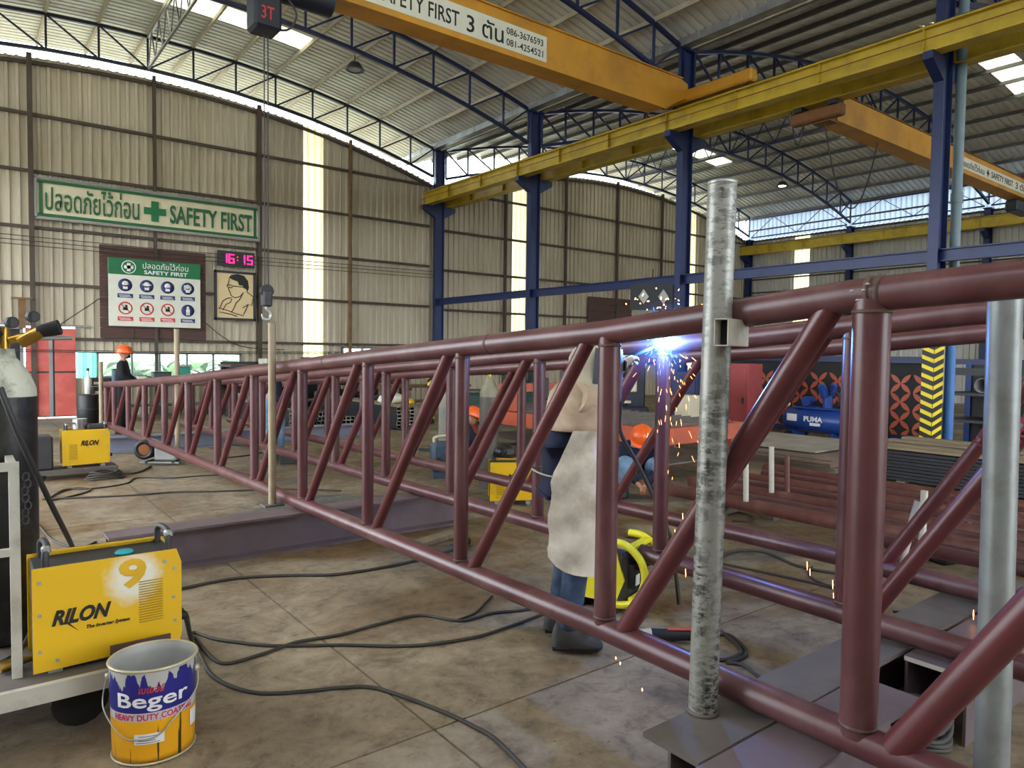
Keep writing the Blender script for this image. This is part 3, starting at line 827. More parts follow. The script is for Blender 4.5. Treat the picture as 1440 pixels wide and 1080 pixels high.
for ln in ([(.36, .84), (.34, .76), (.3, .68), (.34, .66), (.35, .6), (.38, .56), (.4, .5), (.5, .46), (.62, .5), (.7, .58)], [(.3, .7), (.36, .72), (.44, .7), (.42, .66), (.34, .67)], [(.44, .7), (.7, .69)],
           [(.78, .6), (.95, .5), (.9, .32), (.82, .34), (.7, .12)], [(.7, .58), (.6, .42), (.52, .36)], [(.82, .34), (.68, .26)], [(.12, .22), (.2, .38), (.3, .44), (.4, .46)], [(.2, .2), (.28, .32), (.38, .36), (.42, .44)], [(.1, .24), (.3, .2), (.5, .14), (.7, .1)], [(.12, .16), (.4, .12), (.55, .08)], [(.52, .36), (.45, .22), (.4, .16)]):
    mm = MB(); mm.tube([P2(*q) for q in ln], .011, 5); pt(mm, 'ink_line', 'print_black')
# wires and a small bracket on the wall
wp = [onY(75, 463, SY), onY(125, 430, SY), onY(145, 420, SY), onY(172, 440, SY)]
m = MB(); m.tube(spline(wp, 4), .012, 5); tag(m.build('wall_wire', 'cable', loc=wp[0]), 'black wire climbing the cladding to the left of the safety notice', 'wire')
wp = [onY(288, 453, SY), onY(315, 475, SY), onY(345, 488, SY), onY(400, 492, SY)]
m = MB(); m.tube(spline(wp, 4), .012, 5); tag(m.build('wall_wire', 'cable', loc=wp[0]), 'black wire sagging down the wall under the framed picture', 'wire')
bp = onY(31, 440, SY)
m = MB(); m.box((bp.x, SY, bp.z), (.14, .06, .7)); m.box((bp.x, SY-.02, bp.z+.33), (.4, .1, .04)); tag(m.build('wall_bracket', 'rust_post', loc=(bp.x, SY, bp.z-.35)), 'rusty T-shaped bracket on the wall above the red door', 'bracket')

# ================================================================== RED PIPE TRUSSES
TA = math.radians(1.05)
TD = Vector((-math.sin(TA), math.cos(TA), 0)); TN = Vector((math.cos(TA), math.sin(TA), 0))
def TP(p, t, z): return TN*p+TD*t+Vector((0, 0, z))
ZT0 = ZT = [(-1.6, 1.93), (0, 1.905), (1.07, 1.86), (2.22, 1.752), (3.36, 1.685), (4.48, 1.615), (5.62, 1.535), (6.76, 1.46), (9.07, 1.30), (12, 1.13), (14.7, .985)]
ZB = [(-1.6, .37), (1.07, .375), (2.22, .392), (3.4, .385), (5.6, .37), (6.8, .362), (12.7, .305), (14.7, .285)]
def pipe_truss(p, ts, label, rv, rc=.056, skip=(), dz=0.0):
    ZT = [(a_, b_+dz) for a_, b_ in ZT0]
    base = TP(p, 1.0, 0)
    t = thing('pipe_truss', label, 'truss', base, 0, 'red-brown pipe trusses')
    q = lambda tt, z: TP(p, tt, z)-base
    st = [-1.6+.55*k for k in range(30) if -1.6+.55*k < ts[-1]+.05]+[ts[-1]+.06]
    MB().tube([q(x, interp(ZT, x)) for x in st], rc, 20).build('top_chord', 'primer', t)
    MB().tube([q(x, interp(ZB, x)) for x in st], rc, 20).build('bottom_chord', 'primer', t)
    for i, x in enumerate(ts):
        r = rv(i); zt, zb = interp(ZT, x), interp(ZB, x)
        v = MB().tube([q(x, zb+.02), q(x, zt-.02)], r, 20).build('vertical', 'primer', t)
        if i < 9:
            zz = zb+.05
            MB().ring(q(x, zz), q(x, zz+.012), r+.003, r-.01, 18).build('weld_bead', 'weld_dark', v)
            zz = zt-.055
            MB().ring(q(x, zz-.012), q(x, zz), r+.003, r-.01, 18).build('weld_bead', 'weld_dark', v)
        if i > 0 and i not in skip:
            y = ts[i-1]; a = q(x-.1-r*.4, zb+.02) if i else None; b = q(y+.13, interp(ZT, y)-.03)
            MB().tube([a, b], r*.86, 18).build('diagonal', 'primer_red', t)
    return t
M('weld_dark', (96, 74, 66), .6, .2, .3, 20, .4)
RV = [.06, .0585, .0505, .0425, .042, .0415]
tsA = [-.088+1.158*k for k in range(13)]+[14.55]
rvA = lambda i: RV[min(i, 5)] if i < 6 else .0405
trA = pipe_truss(2.37, tsA, 'nearest red-brown pipe truss, running the full width of the picture', rvA)
trB = pipe_truss(3.48, [.5+1.158*k for k in range(13)], 'middle red-brown pipe truss, where the welder is working', lambda i: .046)
trC = pipe_truss(4.42, [1.99+1.105*(k-2) for k in range(14)], 'rearmost red-brown pipe truss of the three parallel ones', lambda i: .044, skip=(3,), dz=-.035)
# butt weld and scratches on the top chord of the nearest truss
b0 = trA.location
for tt, r in ((1.06, .0585), (1.03, .058), (3.1, .057), (5.2, .057)):
    P = TP(2.37, tt, interp(ZT, tt))-b0; Q = TP(2.37, tt+.018, interp(ZT, tt+.018))-b0
    MB().ring(P, Q, r, .04, 20).build('butt_weld', 'weld_dark', trA)
for (px, py) in ((1198, 409), (1214, 408), (1206, 422), (1220, 399)):
    P = at(px, py, 2.26); 
    MB().lathe([(0, -.004), (.006, -.003), (.007, 0), (.004, .003), (0, .004)], P-b0, 7).build('weld_spatter', 'paint_grey', trA)
# chalked numbers on two diagonals
def chalk(tr, p, x, y, body, k0=.42, w=.34):
    a = TP(p, x-.12, interp(ZB, x)+.02); b = TP(p, y+.13, interp(ZT, y)-.03); d = (b-a).normalized()
    n = Vector((-TN.x, -TN.y, 0)); up = n.cross(d).normalized()
    if up.z < 0: up = -up
    mb = MB(); o = a+(b-a)*k0+n*.046-up*.03
    vs, fs = text_mesh(body, 0, 0, .01, 1.0); x0_, x1_ = min(v.x for v in vs), max(v.x for v in vs)
    s = w/(x1_-x0_)
    mb.add([o+d*((v.x-x0_)*s)+up*(v.y*s*.9)+n*(v.z*.1) for v in vs], fs); mb.shift(tr.location).build('chalk_number', M('chalk_pink', (150, 60, 76), .9), tr)
chalk(trB, 3.48, 1.658, .5, '1660', .6, .17)
chalk(trC, 4.42, 1.99, .885, '1505 0', .55, .2)

# ---------------------------------------------------------------- H-beams the trusses lie on
def ibeam(label, x0, x1, yc, h, b, mat='mill_steel', tw=.012, tf=.018):
    t = thing('h_beam', label, 'steel beam', ((x0+x1)/2, yc, 0), 0, 'steel beams under the trusses'); L = x1-x0
    MB().box((0, 0, tf/2), (L, b, tf)).build('bottom_flange', mat, t)
    MB().box((0, 0, h/2), (L, tw, h-2*tf)).build('web', mat, t)
    MB().box((0, 0, h-tf/2), (L, b, tf)).build('top_flange', mat, t)
    return t
ibeam('mauve steel H-beam on the floor behind the numbered yellow machine', .82, 3.9, 5.78, .308, .24)
ibeam('grey steel H-beam under the far end of the trusses', 1.75, 6.4, 12.75, .25, .25, M('mill_blue', (132, 136, 152), .5, .2, .1, 2))
ibeam('old grey H-beam carrying the galvanised post in the foreground', 1.9, 5.05, 1.535, .312, .24, 'mill_old')
ibeam('mauve H-beam lying against the old grey one at the bottom right', .9, 2.98, 1.285, .31, .24)
bx = thing('steel_channel', 'white-edged open steel box section with cables inside, beside the nearest truss', 'steel section', (3.9, 1.26, 0))
for y in (-.12, .12): MB().box((0, y, .15), (1.1, .012, .3)).build('side_plate', 'mill_steel', bx)
MB().box((0.0, 0, .306), (1.1, .26, .012)).build('top_plate', 'mill_steel', bx)
MB().box((-.546, 0, .3), (.012, .26, .02)).build('lip', 'white_paint', bx)
ibeam('mauve H-beam lying along the right edge of the floor', 4.55, 5.08, 1.285, .31, .24)

# ---------------------------------------------------------------- posts
def post_mat():
    m = bpy.data.materials.new('scuffed_galvanised'); m.use_nodes = True
    nt = m.node_tree; N = nt.nodes; L = nt.links; b = N['Principled BSDF']
    tc = N.new('ShaderNodeTexCoord')
    def layer(scale, st, lo, hi):
        mp = N.new('ShaderNodeMapping'); mp.inputs['Scale'].default_value = st; L.new(tc.outputs['Object'], mp.inputs[0])
        n = N.new('ShaderNodeTexNoise'); n.inputs['Scale'].default_value = scale; n.inputs['Detail'].default_value = 8; n.inputs['Roughness'].default_value = .7
        L.new(mp.outputs[0], n.inputs['Vector'])
        r = N.new('ShaderNodeMapRange'); r.inputs['From Min'].default_value = lo; r.inputs['From Max'].default_value = hi
        L.new(n.outputs['Fac'], r.inputs['Value']); return r.outputs['Result']
    a = layer(20, (1, 1, 2.4), .47, .54)
    big = layer(3.4, (1.4, 1.4, .3), .4, .56)
    mul = N.new('ShaderNodeMath'); mul.operation = 'MULTIPLY'; L.new(a, mul.inputs[0]); L.new(big, mul.inputs[1])
    mx = N.new('ShaderNodeMix'); mx.data_type = 'RGBA'; L.new(mul.outputs[0], mx.inputs[0])
    mx.inputs[6].default_value = (*lin((150, 150, 142)), 1); mx.inputs[7].default_value = (*lin((38, 36, 34)), 1)
    L.new(mx.outputs[2], b.inputs['Base Color']); b.inputs['Roughness'].default_value = .42; b.inputs['Metallic'].default_value = .35
    MATS['scuffed'] = m
post_mat()
pb = onZ(988, 1000, .312); ptop = at(1016, 257, 2.66)
po = thing('galvanised_post', 'tall scuffed galvanised pipe post in front of the nearest truss', 'post', pb)
MB().tube([(0, 0, 0), ptop-pb], .0535, 24).build('pipe', 'scuffed', po)
MB().ring(ptop-pb-Vector((0, 0, .01)), ptop-pb+Vector((0, 0, .004)), .054, .046, 24).build('rim', 'zinc', po)
MB().ring((0, 0, .0), (0, 0, .012), .062, .05, 20).build('foot_weld', 'mill_old', po)
# square stop bracket on the post
k = at(1014, 467, 2.55)-pb; rr = R0; ff = Vector((FW.x, FW.y, 0)).normalized()
st = MB()
for a, b, w, h in (((-.026, .0), (-.026, .0), .004, .1),): pass
bw, bh = .05, .095
fr = [k-rr*(bw/2), k+rr*(bw/2)]
dirb = (rr*.62+ff*.78).normalized(); side = Vector((dirb.y, -dirb.x, 0))
m = MB(); th = .004
o0 = k+side*0
for s in (-1, 1): m.bar(o0+side*(s*bw/2), o0+side*(s*bw/2)+dirb*.2, th, bh)
for s in (-1, 1): m.bar(o0+Vector((0, 0, s*bh/2)), o0+Vector((0, 0, s*bh/2))+dirb*.2, bw, th)
br_ = m.build('stop_bracket', 'white_paint', po)
MB().bar(o0+dirb*.05, o0+dirb*.055, bw-.008, bh-.008).build('inside_shade', 'black', br_)  # black plate put in for the shade inside the hollow bracket
p2b = at(1394, 1080, 2.52); p2t = at(1414, 405, 2.52); dz = (p2t-p2b)/(p2t.z-p2b.z); p2b = p2b-dz*(p2b.z-.0); p2t = p2b+dz*1.9
po2 = thing('galvanised_post', 'clean grey galvanised pipe post between the trusses at the right edge', 'post', p2b)
MB().tube([(0, 0, 0), p2t-p2b], .054, 24).build('pipe', M('zinc_post', (140, 144, 142), .4, .3, .1, 4, dirt=(110, 106, 98), dirt_amt=.5, dirt_scale=7), po2)
MB().box((0, 0, .006), (.2, .2, .012)).build('base_plate', 'mill_old', po2)
def thin_post(px, base, top_y, w, label, plate_w=0):
    b = base; Z = (b-CAM).dot(FW)
    t_ = at(px, top_y, Z)
    o = thing('prop_post', label, 'post', b)
    MB().tube([(0, 0, 0), (0, 0, t_.z-b.z)], w/2, 12).build('pipe', M('dusty_pipe', (158, 142, 116), .6, .2, .15, 5), o)
    if plate_w: MB().box((0, 0, .008), (plate_w, plate_w*.8, .016)).build('base_plate', 'mill_old', o)
    return o
thin_post(381, onZ(383, 711, .308), 455, .066, 'thin dusty pipe post standing on the mauve H-beam', .17)
thin_post(252, onZ(250, 652, 0), 463, .075, 'thin pipe post standing on the floor behind the truss near the safety notice')
thin_post(142, onZ(143, 622, 0), 508, .07, 'short thin pipe post at the far end of the trusses')

# ================================================================== WELDING MACHINES
def spray_yellow():
    m = bpy.data.materials.new('sprayed_yellow'); m.use_nodes = True
    nt = m.node_tree; N = nt.nodes; L = nt.links; b = N['Principled BSDF']
    tc = N.new('ShaderNodeTexCoord')
    def patch(c, sx, sz, lo, hi):
        s = N.new('ShaderNodeVectorMath'); s.operation = 'SUBTRACT'; L.new(tc.outputs['Object'], s.inputs[0]); s.inputs[1].default_value = c
        q = N.new('ShaderNodeVectorMath'); q.operation = 'MULTIPLY'; L.new(s.outputs[0], q.inputs[0]); q.inputs[1].default_value = (sx, 0, sz)
        l = N.new('ShaderNodeVectorMath'); l.operation = 'LENGTH'; L.new(q.outputs[0], l.inputs[0])
        n = N.new('ShaderNodeTexNoise'); n.inputs['Scale'].default_value = 30; n.inputs['Detail'].default_value = 4; L.new(tc.outputs['Object'], n.inputs['Vector'])
        a = N.new('ShaderNodeMath'); a.operation = 'MULTIPLY_ADD'; L.new(n.outputs['Fac'], a.inputs[0]); a.inputs[1].default_value = .5; L.new(l.outputs['Value'], a.inputs[2])
        r = N.new('ShaderNodeMapRange'); r.inputs['From Min'].default_value = hi; r.inputs['From Max'].default_value = lo; L.new(a.outputs[0], r.inputs['Value'])
        return r.outputs['Result']
    f = patch((.38, 0, .34), 7.2, 7.0, .72, 1.18)
    mx = N.new('ShaderNodeMix'); mx.data_type = 'RGBA'; L.new(f, mx.inputs[0])
    mx.inputs[6].default_value = (*lin((236, 188, 28)), 1); mx.inputs[7].default_value = (*lin((240, 236, 218)), 1)
    L.new(mx.outputs[2], b.inputs['Base Color']); b.inputs['Roughness'].default_value = .38
    MATS['sprayed_yellow'] = m
spray_yellow()
def inverter(name, label, loc, rz, W=.575, H=.44, D=.28, face='machine_yellow', number=False, vent_left=False, drum=False):
    """case with printed side panels towards -y of its own frame, origin at the lower left front corner"""
    t = thing(name, label, 'welding machine', loc, rz, 'yellow inverter welding machines')
    pf = [(0, 0), (W*.985, .012), (W, .05), (W, H*.86), (W*.965, H), (.0, H)]
    MB().prism(pf, (0, 0, 0), EX, EZ, .012).build('side_panel', face, t)
    MB().prism(pf, (0, D-.012, 0), EX, EZ, .012).build('side_panel', 'machine_yellow', t)
    MB().prism([(.012, .01), (W-.015, .02), (W-.012, H*.85), (W*.95, H-.014), (.012, H-.014)], (0, .012, 0), EX, EZ, D-.024).build('core_case', M('case_grey', (58, 60, 64), .55, 0, .15), t)
    MB().box((W*.5, D-.02, H+.004), (W*.8, .02, .008)).build('top_edge', 'machine_yellow', t)
    # handle hoops across the top
    for x in (.05, W-.05):
        MB().tube(spline([(x, .03, H-.02), (x, .03, H+.05), (x+.01, .07, H+.07), (x+.01, D-.07, H+.07), (x, D-.03, H+.05), (x, D-.03, H-.02)], 3), .014, 8).build('handle', 'case_grey', t)
        MB().box((x+.005, .05, H+.066), (.035, .05, .03), bev=.008).build('handle_cap', 'zinc', t)
    # screws
    for x, z in ((.025, H-.06), (.025, H*.55), (.025, H*.2), (W-.03, H*.8), (W-.035, H*.5), (W-.03, H*.25), (W*.15, .04), (W*.88, H-.05)):
        MB().tube([(x, .001, z), (x, -.004, z)], .008, 10).build('screw', 'zinc', t)
    # louvres
    vx = .03 if vent_left else W*.69
    if vent_left: vx = W*.14
    m = MB()
    for k in range(17):
        z = H*.17+k*H*.026 if vent_left else H*.3+k*H*.026
        m.box((vx+W*.085, -.002, z), (W*.17, .006, .0035))
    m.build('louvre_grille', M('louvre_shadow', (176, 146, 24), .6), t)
    # printed name
    bx, bz = (W*.115, H*.38) if not vent_left else (W*.38, H*.5)
    m = MB(); put_text(m, 'RILON', (bx, -.0025, bz+.02), EX, EZ, W*.385, H*.15, .04, .35, 1.0, .002)
    m.prism([(0, 0), (.012, -.0), (.05, -.045), (.012, -.01)], (bx+.045, -.004, bz+.03), EX, EZ, .003)
    if not vent_left: put_text(m, 'The Inverter System', (bx+W*.22, -.0025, bz-.02), EX, EZ, W*.29, H*.045, .012, .35, 1.0, .002)
    m.build('printed_name', 'print_black', t)
    if number:
        m = MB(); put_text(m, '9', (W*.555, -.0028, H*.67), EX, EZ, W*.19, H*.3, .035, 0, 1, .002)
        m.build('stencilled_number', M('stencil_yellow', (226, 178, 30), .5), t)
        MB().lathe([(0, 0), (.035, 0), (.04, .008), (.032, .016), (.012, .016), (0, .014)], (W*.62, .1, H-.012), 18).build('tape_roll', M('turquoise', (40, 170, 180), .5), t)
    for x in (.08, W-.08):
        for y in (.03, D-.03):
            MB().tube([(x, y-.014, -.02), (x, y+.014, -.02)], .028, 14).build('caster', 'zinc', t)
    # sockets at the right end
    for y in (.08, .19): MB().tube([(W-.01, y, H*.22), (W+.035, y, H*.22)], .02, 10).build('cable_socket', 'rubber', t)
    if drum:
        MB().tube([(W*.4, D*.55, H), (W*.4, D*.55, H+.13)], .085, 18).build('wire_drum', 'chrome', t)
        MB().box((W*.75, D*.5, H+.03), (.22, .2, .05), bev=.01).build('feeder_lid', 'case_grey', t)
    return t

# cart with platform, tube frame
PZ = .275
fe = onZ(80, 957, PZ)                              # front edge of the platform
cart = thing('machine_cart', 'white-edged steel cart carrying the numbered welding machine and black gas cylinder', 'cart', (.05, fe.y, 0))
MB().box((-.15, .48, PZ-.012), (1.35, .96, .024)).build('deck', 'mill_old', cart)
MB().box((-.15, -.012, PZ-.035), (1.35, .03, .075)).build('front_rail', 'white_paint', cart)
MB().box((-.15, .97, PZ-.035), (1.35, .03, .075)).build('rear_rail', 'white_paint', cart)
MB().box((.535, .48, PZ-.035), (.03, .96, .07)).build('side_rail', 'white_paint', cart)
for x in (-.65, .35):
    for y in (.15, .85):
        MB().tube([(x, y-.02, .11), (x, y+.02, .11)], .11, 18).build('wheel', 'rubber', cart)
        MB().box((x, y, .22), (.05, .07, .04)).build('axle_bracket', 'mill_old', cart)
fx = at(19, 650, 2.93)
ux, uy = fx.x-.05, fx.y-fe.y
for a, b in (((ux, uy, PZ), (ux, uy, fx.z)),): MB().bar(a, b, .036, .036, (0, 1, 0)).build('upright', 'white_paint', cart)
MB().bar((ux-.018, uy, fx.z-.018), (ux-.6, uy, fx.z-.018), .034, .034).build('top_bar', 'white_paint', cart)
zc = at(8, 777, 2.93).z
MB().bar((ux, uy, zc), (ux-.6, uy, zc), .03, .03).build('cross_bar', 'white_paint', cart)
MB().bar((ux, uy, fx.z-.03), (ux, uy+.45, fx.z-.03), .03, .03).build('side_bar', 'white_paint', cart)
m = MB()
for k in range(7):
    z = fx.z-.06-k*.03
    m.tube([(ux+.04+.006*math.sin(k*2)+.012*math.cos(a), uy-.03+.004*(k % 2), z+.018*math.sin(a)) for a in [i*PI/4 for i in range(9)]], .0035, 5)
m.build('chain', 'dark_grey', cart)
# bracket plate with two holes under the machine
MB().box((.62-.05+.0, 3.44-fe.y, PZ+.045), (.24, .01, .09)).build('bolt_plate', M('rust_brown', (92, 70, 62), .75, 0, .2), cart)
for z in (.03, .065): MB().tube([(.545, 3.431-fe.y, PZ+z), (.545, 3.436-fe.y, PZ+z)], .01, 10).build('bolt_hole', 'black', cart)
ml = onY(47, 949, 3.5)
inverter('welding_machine', 'big yellow welding machine with stencilled number nine on the cart in the foreground', (ml.x, 3.5, ml.z), 0, number=True, face='sprayed_yellow')
# black gas cylinder with cream shoulder
cy = at(7, 545, 3.3)
gz = PZ+.005
gc = thing('gas_cylinder', 'black gas cylinder with chipped cream shoulder at the left edge', 'gas cylinder', (cy.x, cy.y, gz))
zs = cy.z-gz-.04
MB().lathe([(0, 0), (.115, 0), (.125, .02), (.125, zs)], seg=28).build('body', 'cylinder_black', gc)
MB().lathe([(.125, zs), (.122, zs+.04), (.1, zs+.1), (.07, zs+.15), (.045, zs+.18), (.04, zs+.22), (0, zs+.22)], seg=28).build('shoulder', 'cylinder_cream', gc)
zv = zs+.2
MB().tube([(0, 0, zv), (0, 0, zv+.12)], .022, 12).build('valve_stem', 'brass', gc)
MB().tube([(.02, -.01, zv+.06), (.12, -.05, zv+.09)], .02, 10).build('valve_outlet', 'brass', gc)
MB().tube([(.06, -.03, zv+.05), (.14, -.06, zv+.1)], .03, 12).build('regulator_body', 'brass', gc)
MB().tube([(.13, -.055, zv+.1), (.21, -.085, zv+.125)], [.03, .036], 12).build('regulator_knob', 'rubber', gc)
for dx, dz in ((.02, .14), (.1, .17)):
    MB().tube([(dx, -.07, zv+dz), (dx+.01, -.1, zv+dz)], .026, 16).build('gauge', 'rubber', gc)
    MB().tube([(dx+.01, -.1, zv+dz), (dx+.01, -.103, zv+dz)], .021, 16).build('gauge_face', 'dark_grey', gc)
MB().tube([(-.02, 0, zv+.1), (-.12, -.03, zv+.02)], .03, 10).build('hand_wheel', 'rubber', gc)
MB().tube([(.1, -.05, zv+.07), (.26, -.1, zv+.075)], .01, 8).build('outlet_pipe', 'zinc', gc)
m = MB(); a0 = at(0, 545, 2.9); m.tube(spline([a0, at(30, 620, 2.95), at(70, 705, 3.3), at(102, 770, 3.75), onZ(112, 800, .02)], 6), .012, 8)
tag(m.build('gas_hose', 'dark_grey', loc=a0), 'grey gas hose slanting down from the black cylinder to the floor', 'hose')
m = MB(); a0 = at(48, 880, 3.0); m.tube(spline([at(50, 870, 3.35), at(35, 905, 3.2), at(14, 925, 3.05), at(-10, 935, 3.0)], 6), .011, 8)
tag(m.build('welding_cable', 'dark_grey', loc=at(50, 870, 3.35)), 'grey cable curling over the cart beside the numbered machine', 'cable')
tc = at(8, 935, 3.0)
tq = thing('torch_fitting', 'brass torch fitting lying on the cart deck at the left edge', 'fitting', (tc.x, tc.y, PZ+.0))
MB().tube([(-.02, 0, .03), (.05, .02, .03)], .026, 6).build('nut', 'brass', tq); MB().tube([(.05, .02, .03), (.12, .04, .03)], [.018, .01], 12).build('nozzle', 'brass', tq)
MB().tube([(.13, -.02, .022), (.17, .06, .022)], .022, 12).build('cable_lug', 'rubber', tq)

# second inverter, on a low trolley with cables
m2 = onY(81, 662, 10.5)
tr2 = thing('low_trolley', 'low grey trolley under the yellow machine beside the red door', 'trolley', (1.15, 10.62, 0))
MB().box((0, 0, .1), (.95, .5, .05)).build('deck', 'mill_old', tr2)
for x in (-.35, .35):
    for y in (-.18, .18): MB().tube([(x, y-.02, .045), (x, y+.02, .045)], .045, 12).build('wheel', 'rubber', tr2)
MB().box((-.34, .0, .34), (.22, .36, .42), bev=.02).build('feeder_box', 'dark_grey', tr2)
MB().tube([(-.45, 0, .3), (-.5, -.1, .7)], .015, 8).build('handle', 'grey_paint', tr2)
inverter('welding_machine', 'yellow welding machine with dark drum on top, on the low trolley', (1.02, 10.5, .158), 0, W=.53, H=.45, vent_left=True, drum=True)
# third inverter seen through the trusses
m3 = onZ(686, 708, .055)
inverter('welding_machine', 'yellow welding machine standing behind the trusses below the grey gas cylinder', (m3.x+.1, m3.y+.1, .05), math.radians(-32), W=.5, H=.42, vent_left=True)
wh = onZ(700, 655, .48)
hh = thing('welding_mask', 'dark welding mask lying on the yellow machine behind the trusses', 'mask', (m3.x+.22, m3.y+.02, .54))
MB().lathe([(0, .14), (.07, .13), (.11, .08), (.12, .0), (.11, 0), (.1, .08), (.06, .12), (0, .13)], seg=18).build('shell', 'cylinder_black', hh)
MB().box((0, -.115, .06), (.1, .012, .05)).build('visor', 'dark_grey', hh)

# machine with tubular guard frame behind the nearest truss
g = onZ(862, 852, 0)
mg = thing('welding_machine', 'yellow portable welding machine with rounded guard frame beside the welder\'s feet', 'welding machine', (g.x, g.y+.06, 0), math.radians(-72)); mg.scale = (1.12, 1.12, 1.12)
MB().box((0, 0, .2), (.36, .25, .3), bev=.03).build('case', 'dark_grey', mg)
MB().prism([(-.2, .06), (.12, .06), (.17, .2), (.12, .35), (-.2, .35)], (0, -.13, 0), EX, EZ, .012).build('side_panel', M('machine_lemon', (236, 222, 40), .4, 0, .06), mg)
MB().prism([(-.2, .06), (.12, .06), (.17, .2), (.12, .35), (-.2, .35)], (0, .142, 0), EX, EZ, .012).build('side_panel', 'machine_lemon', mg)
for y in (-.12, .13):
    MB().tube(spline([(.1, y, .05), (.22, y, .08), (.29, y, .2), (.27, y, .32), (.18, y, .4), (.08, y, .41)], 5), .022, 10).build('guard_hoop', 'machine_lemon', mg)
for z in (.1, .39): MB().box((.2 if z > .3 else .22, 0, z), (.05, .27, .03), bev=.008).build('guard_bar', 'machine_lemon', mg)
MB().box((.2, 0, .22), (.03, .2, .14)).build('control_panel', 'black', mg)
for y in (-.05, .05): MB().tube([(.21, y, .27), (.245, y, .28)], .022, 12).build('dial', 'rubber', mg)
MB().box((.222, -.06, .2), (.004, .05, .06)).build('data_plate', 'print_white', mg)
for x in (-.12, .1): MB().box((x, 0, .028), (.06, .24, .055)).build('foot', 'rubber', mg)
MB().bar((-.195, -.144, .34), (-.1, -.144, .2), .012, .006).build('scratch', 'white_paint', mg)

# ---------------------------------------------------------------- paint pail
bk = onZ(217, 1050, 0)
pail = thing('paint_pail', 'open paint pail with blue top, yellow bottom and paint drips, in front of the cart', 'pail', (bk.x, bk.y, 0), math.radians(-20))
BR, BH, SXX = .153, .385, 1.05
def wallr(z): return BR*(.955+.06*z/BH)
def pail_mat():
    m = bpy.data.materials.new('printed_tin'); m.use_nodes = True
    nt = m.node_tree; N = nt.nodes; L = nt.links; b = N['Principled BSDF']; b.inputs['Roughness'].default_value = .35
    tc = N.new('ShaderNodeTexCoord'); sp = N.new('ShaderNodeSeparateXYZ'); L.new(tc.outputs['Object'], sp.inputs[0])
    def noise(sc, st, d=4):
        mp = N.new('ShaderNodeMapping'); mp.inputs['Scale'].default_value = st; L.new(tc.outputs['Object'], mp.inputs[0])
        n = N.new('ShaderNodeTexNoise'); n.inputs['Scale'].default_value = sc; n.inputs['Detail'].default_value = d; L.new(mp.outputs[0], n.inputs['Vector']); return n.outputs['Fac']
    r = N.new('ShaderNodeValToRGB'); r.color_ramp.interpolation = 'CONSTANT'
    mr = N.new('ShaderNodeMath'); mr.operation = 'DIVIDE'; L.new(sp.outputs['Z'], mr.inputs[0]); mr.inputs[1].default_value = BH
    L.new(mr.outputs[0], r.inputs[0]); e = r.color_ramp.elements
    e[0].position = 0; e[0].color = (*lin((240, 172, 26)), 1); e[1].position = .47; e[1].color = (*lin((200, 196, 196)), 1)
    for p, c in ((.56, (38, 38, 124)), (.965, (196, 190, 168))): x = e.new(p); x.color = (*lin(c), 1)
    # runs of old paint: grey from the rim, dark lower down
    def drips(mask_noise, zc, sign, lim, col, prev, amp):
        a = N.new('ShaderNodeMath'); a.operation = 'MULTIPLY_ADD'; L.new(mask_noise, a.inputs[0]); a.inputs[1].default_value = amp
        L.new(sp.outputs['Z'], a.inputs[2])
        c = N.new('ShaderNodeMath'); c.operation = 'GREATER_THAN'; L.new(a.outputs[0], c.inputs[0]); c.inputs[1].default_value = lim
        mx = N.new('ShaderNodeMix'); mx.data_type = 'RGBA'; L.new(c.outputs[0], mx.inputs[0]); L.new(prev, mx.inputs[6]); mx.inputs[7].default_value = (*lin(col), 1)
        return mx.outputs[2]
    c1 = drips(noise(26, (1, 1, .12), 5), 0, 1, .515, (186, 184, 178), r.outputs[0], .34)
    n2 = noise(34, (1, 1, .05), 3)
    g = N.new('ShaderNodeMapRange'); g.inputs['From Min'].default_value = .58; g.inputs['From Max'].default_value = .61; L.new(n2, g.inputs['Value'])
    below = N.new('ShaderNodeMath'); below.operation = 'LESS_THAN'; L.new(sp.outputs['Z'], below.inputs[0]); below.inputs[1].default_value = .19
    mm = N.new('ShaderNodeMath'); mm.operation = 'MULTIPLY'; L.new(g.outputs['Result'], mm.inputs[0]); L.new(below.outputs[0], mm.inputs[1])
    mx = N.new('ShaderNodeMix'); mx.data_type = 'RGBA'; L.new(mm.outputs[0], mx.inputs[0]); L.new(c1, mx.inputs[6]); mx.inputs[7].default_value = (*lin((58, 44, 26)), 1)
    L.new(mx.outputs[2], b.inputs['Base Color']); MATS['printed_tin'] = m
pail_mat()
prof = [(0, .004), (wallr(0), .004)]+[(wallr(z), z) for z in [BH*k/10 for k in range(0, 11)]]
MB().lathe(prof, seg=36, sx=SXX).build('body', 'printed_tin', pail)
MB().lathe([(wallr(BH), BH), (wallr(BH)-.004, BH-.002)]+[(wallr(z)-.006, z) for z in [BH*(9-k)/10 for k in range(9)]]+[(0, .04)], seg=36, sx=SXX).build('lining', 'paint_grey', pail)
m = MB(); m.tube([(wallr(BH)*1.01*math.cos(a)*SXX, wallr(BH)*1.01*math.sin(a), BH) for a in [2*PI*k/36 for k in range(37)]], .006, 6, cap=False); m.build('rim', 'bucket_rim', pail)
MB().tube([(wallr(0)*1.01*math.cos(a)*SXX, wallr(0)*1.01*math.sin(a), .008) for a in [2*PI*k/36 for k in range(37)]], .005, 6, cap=False).build('bottom_rim', 'bucket_rim', pail)
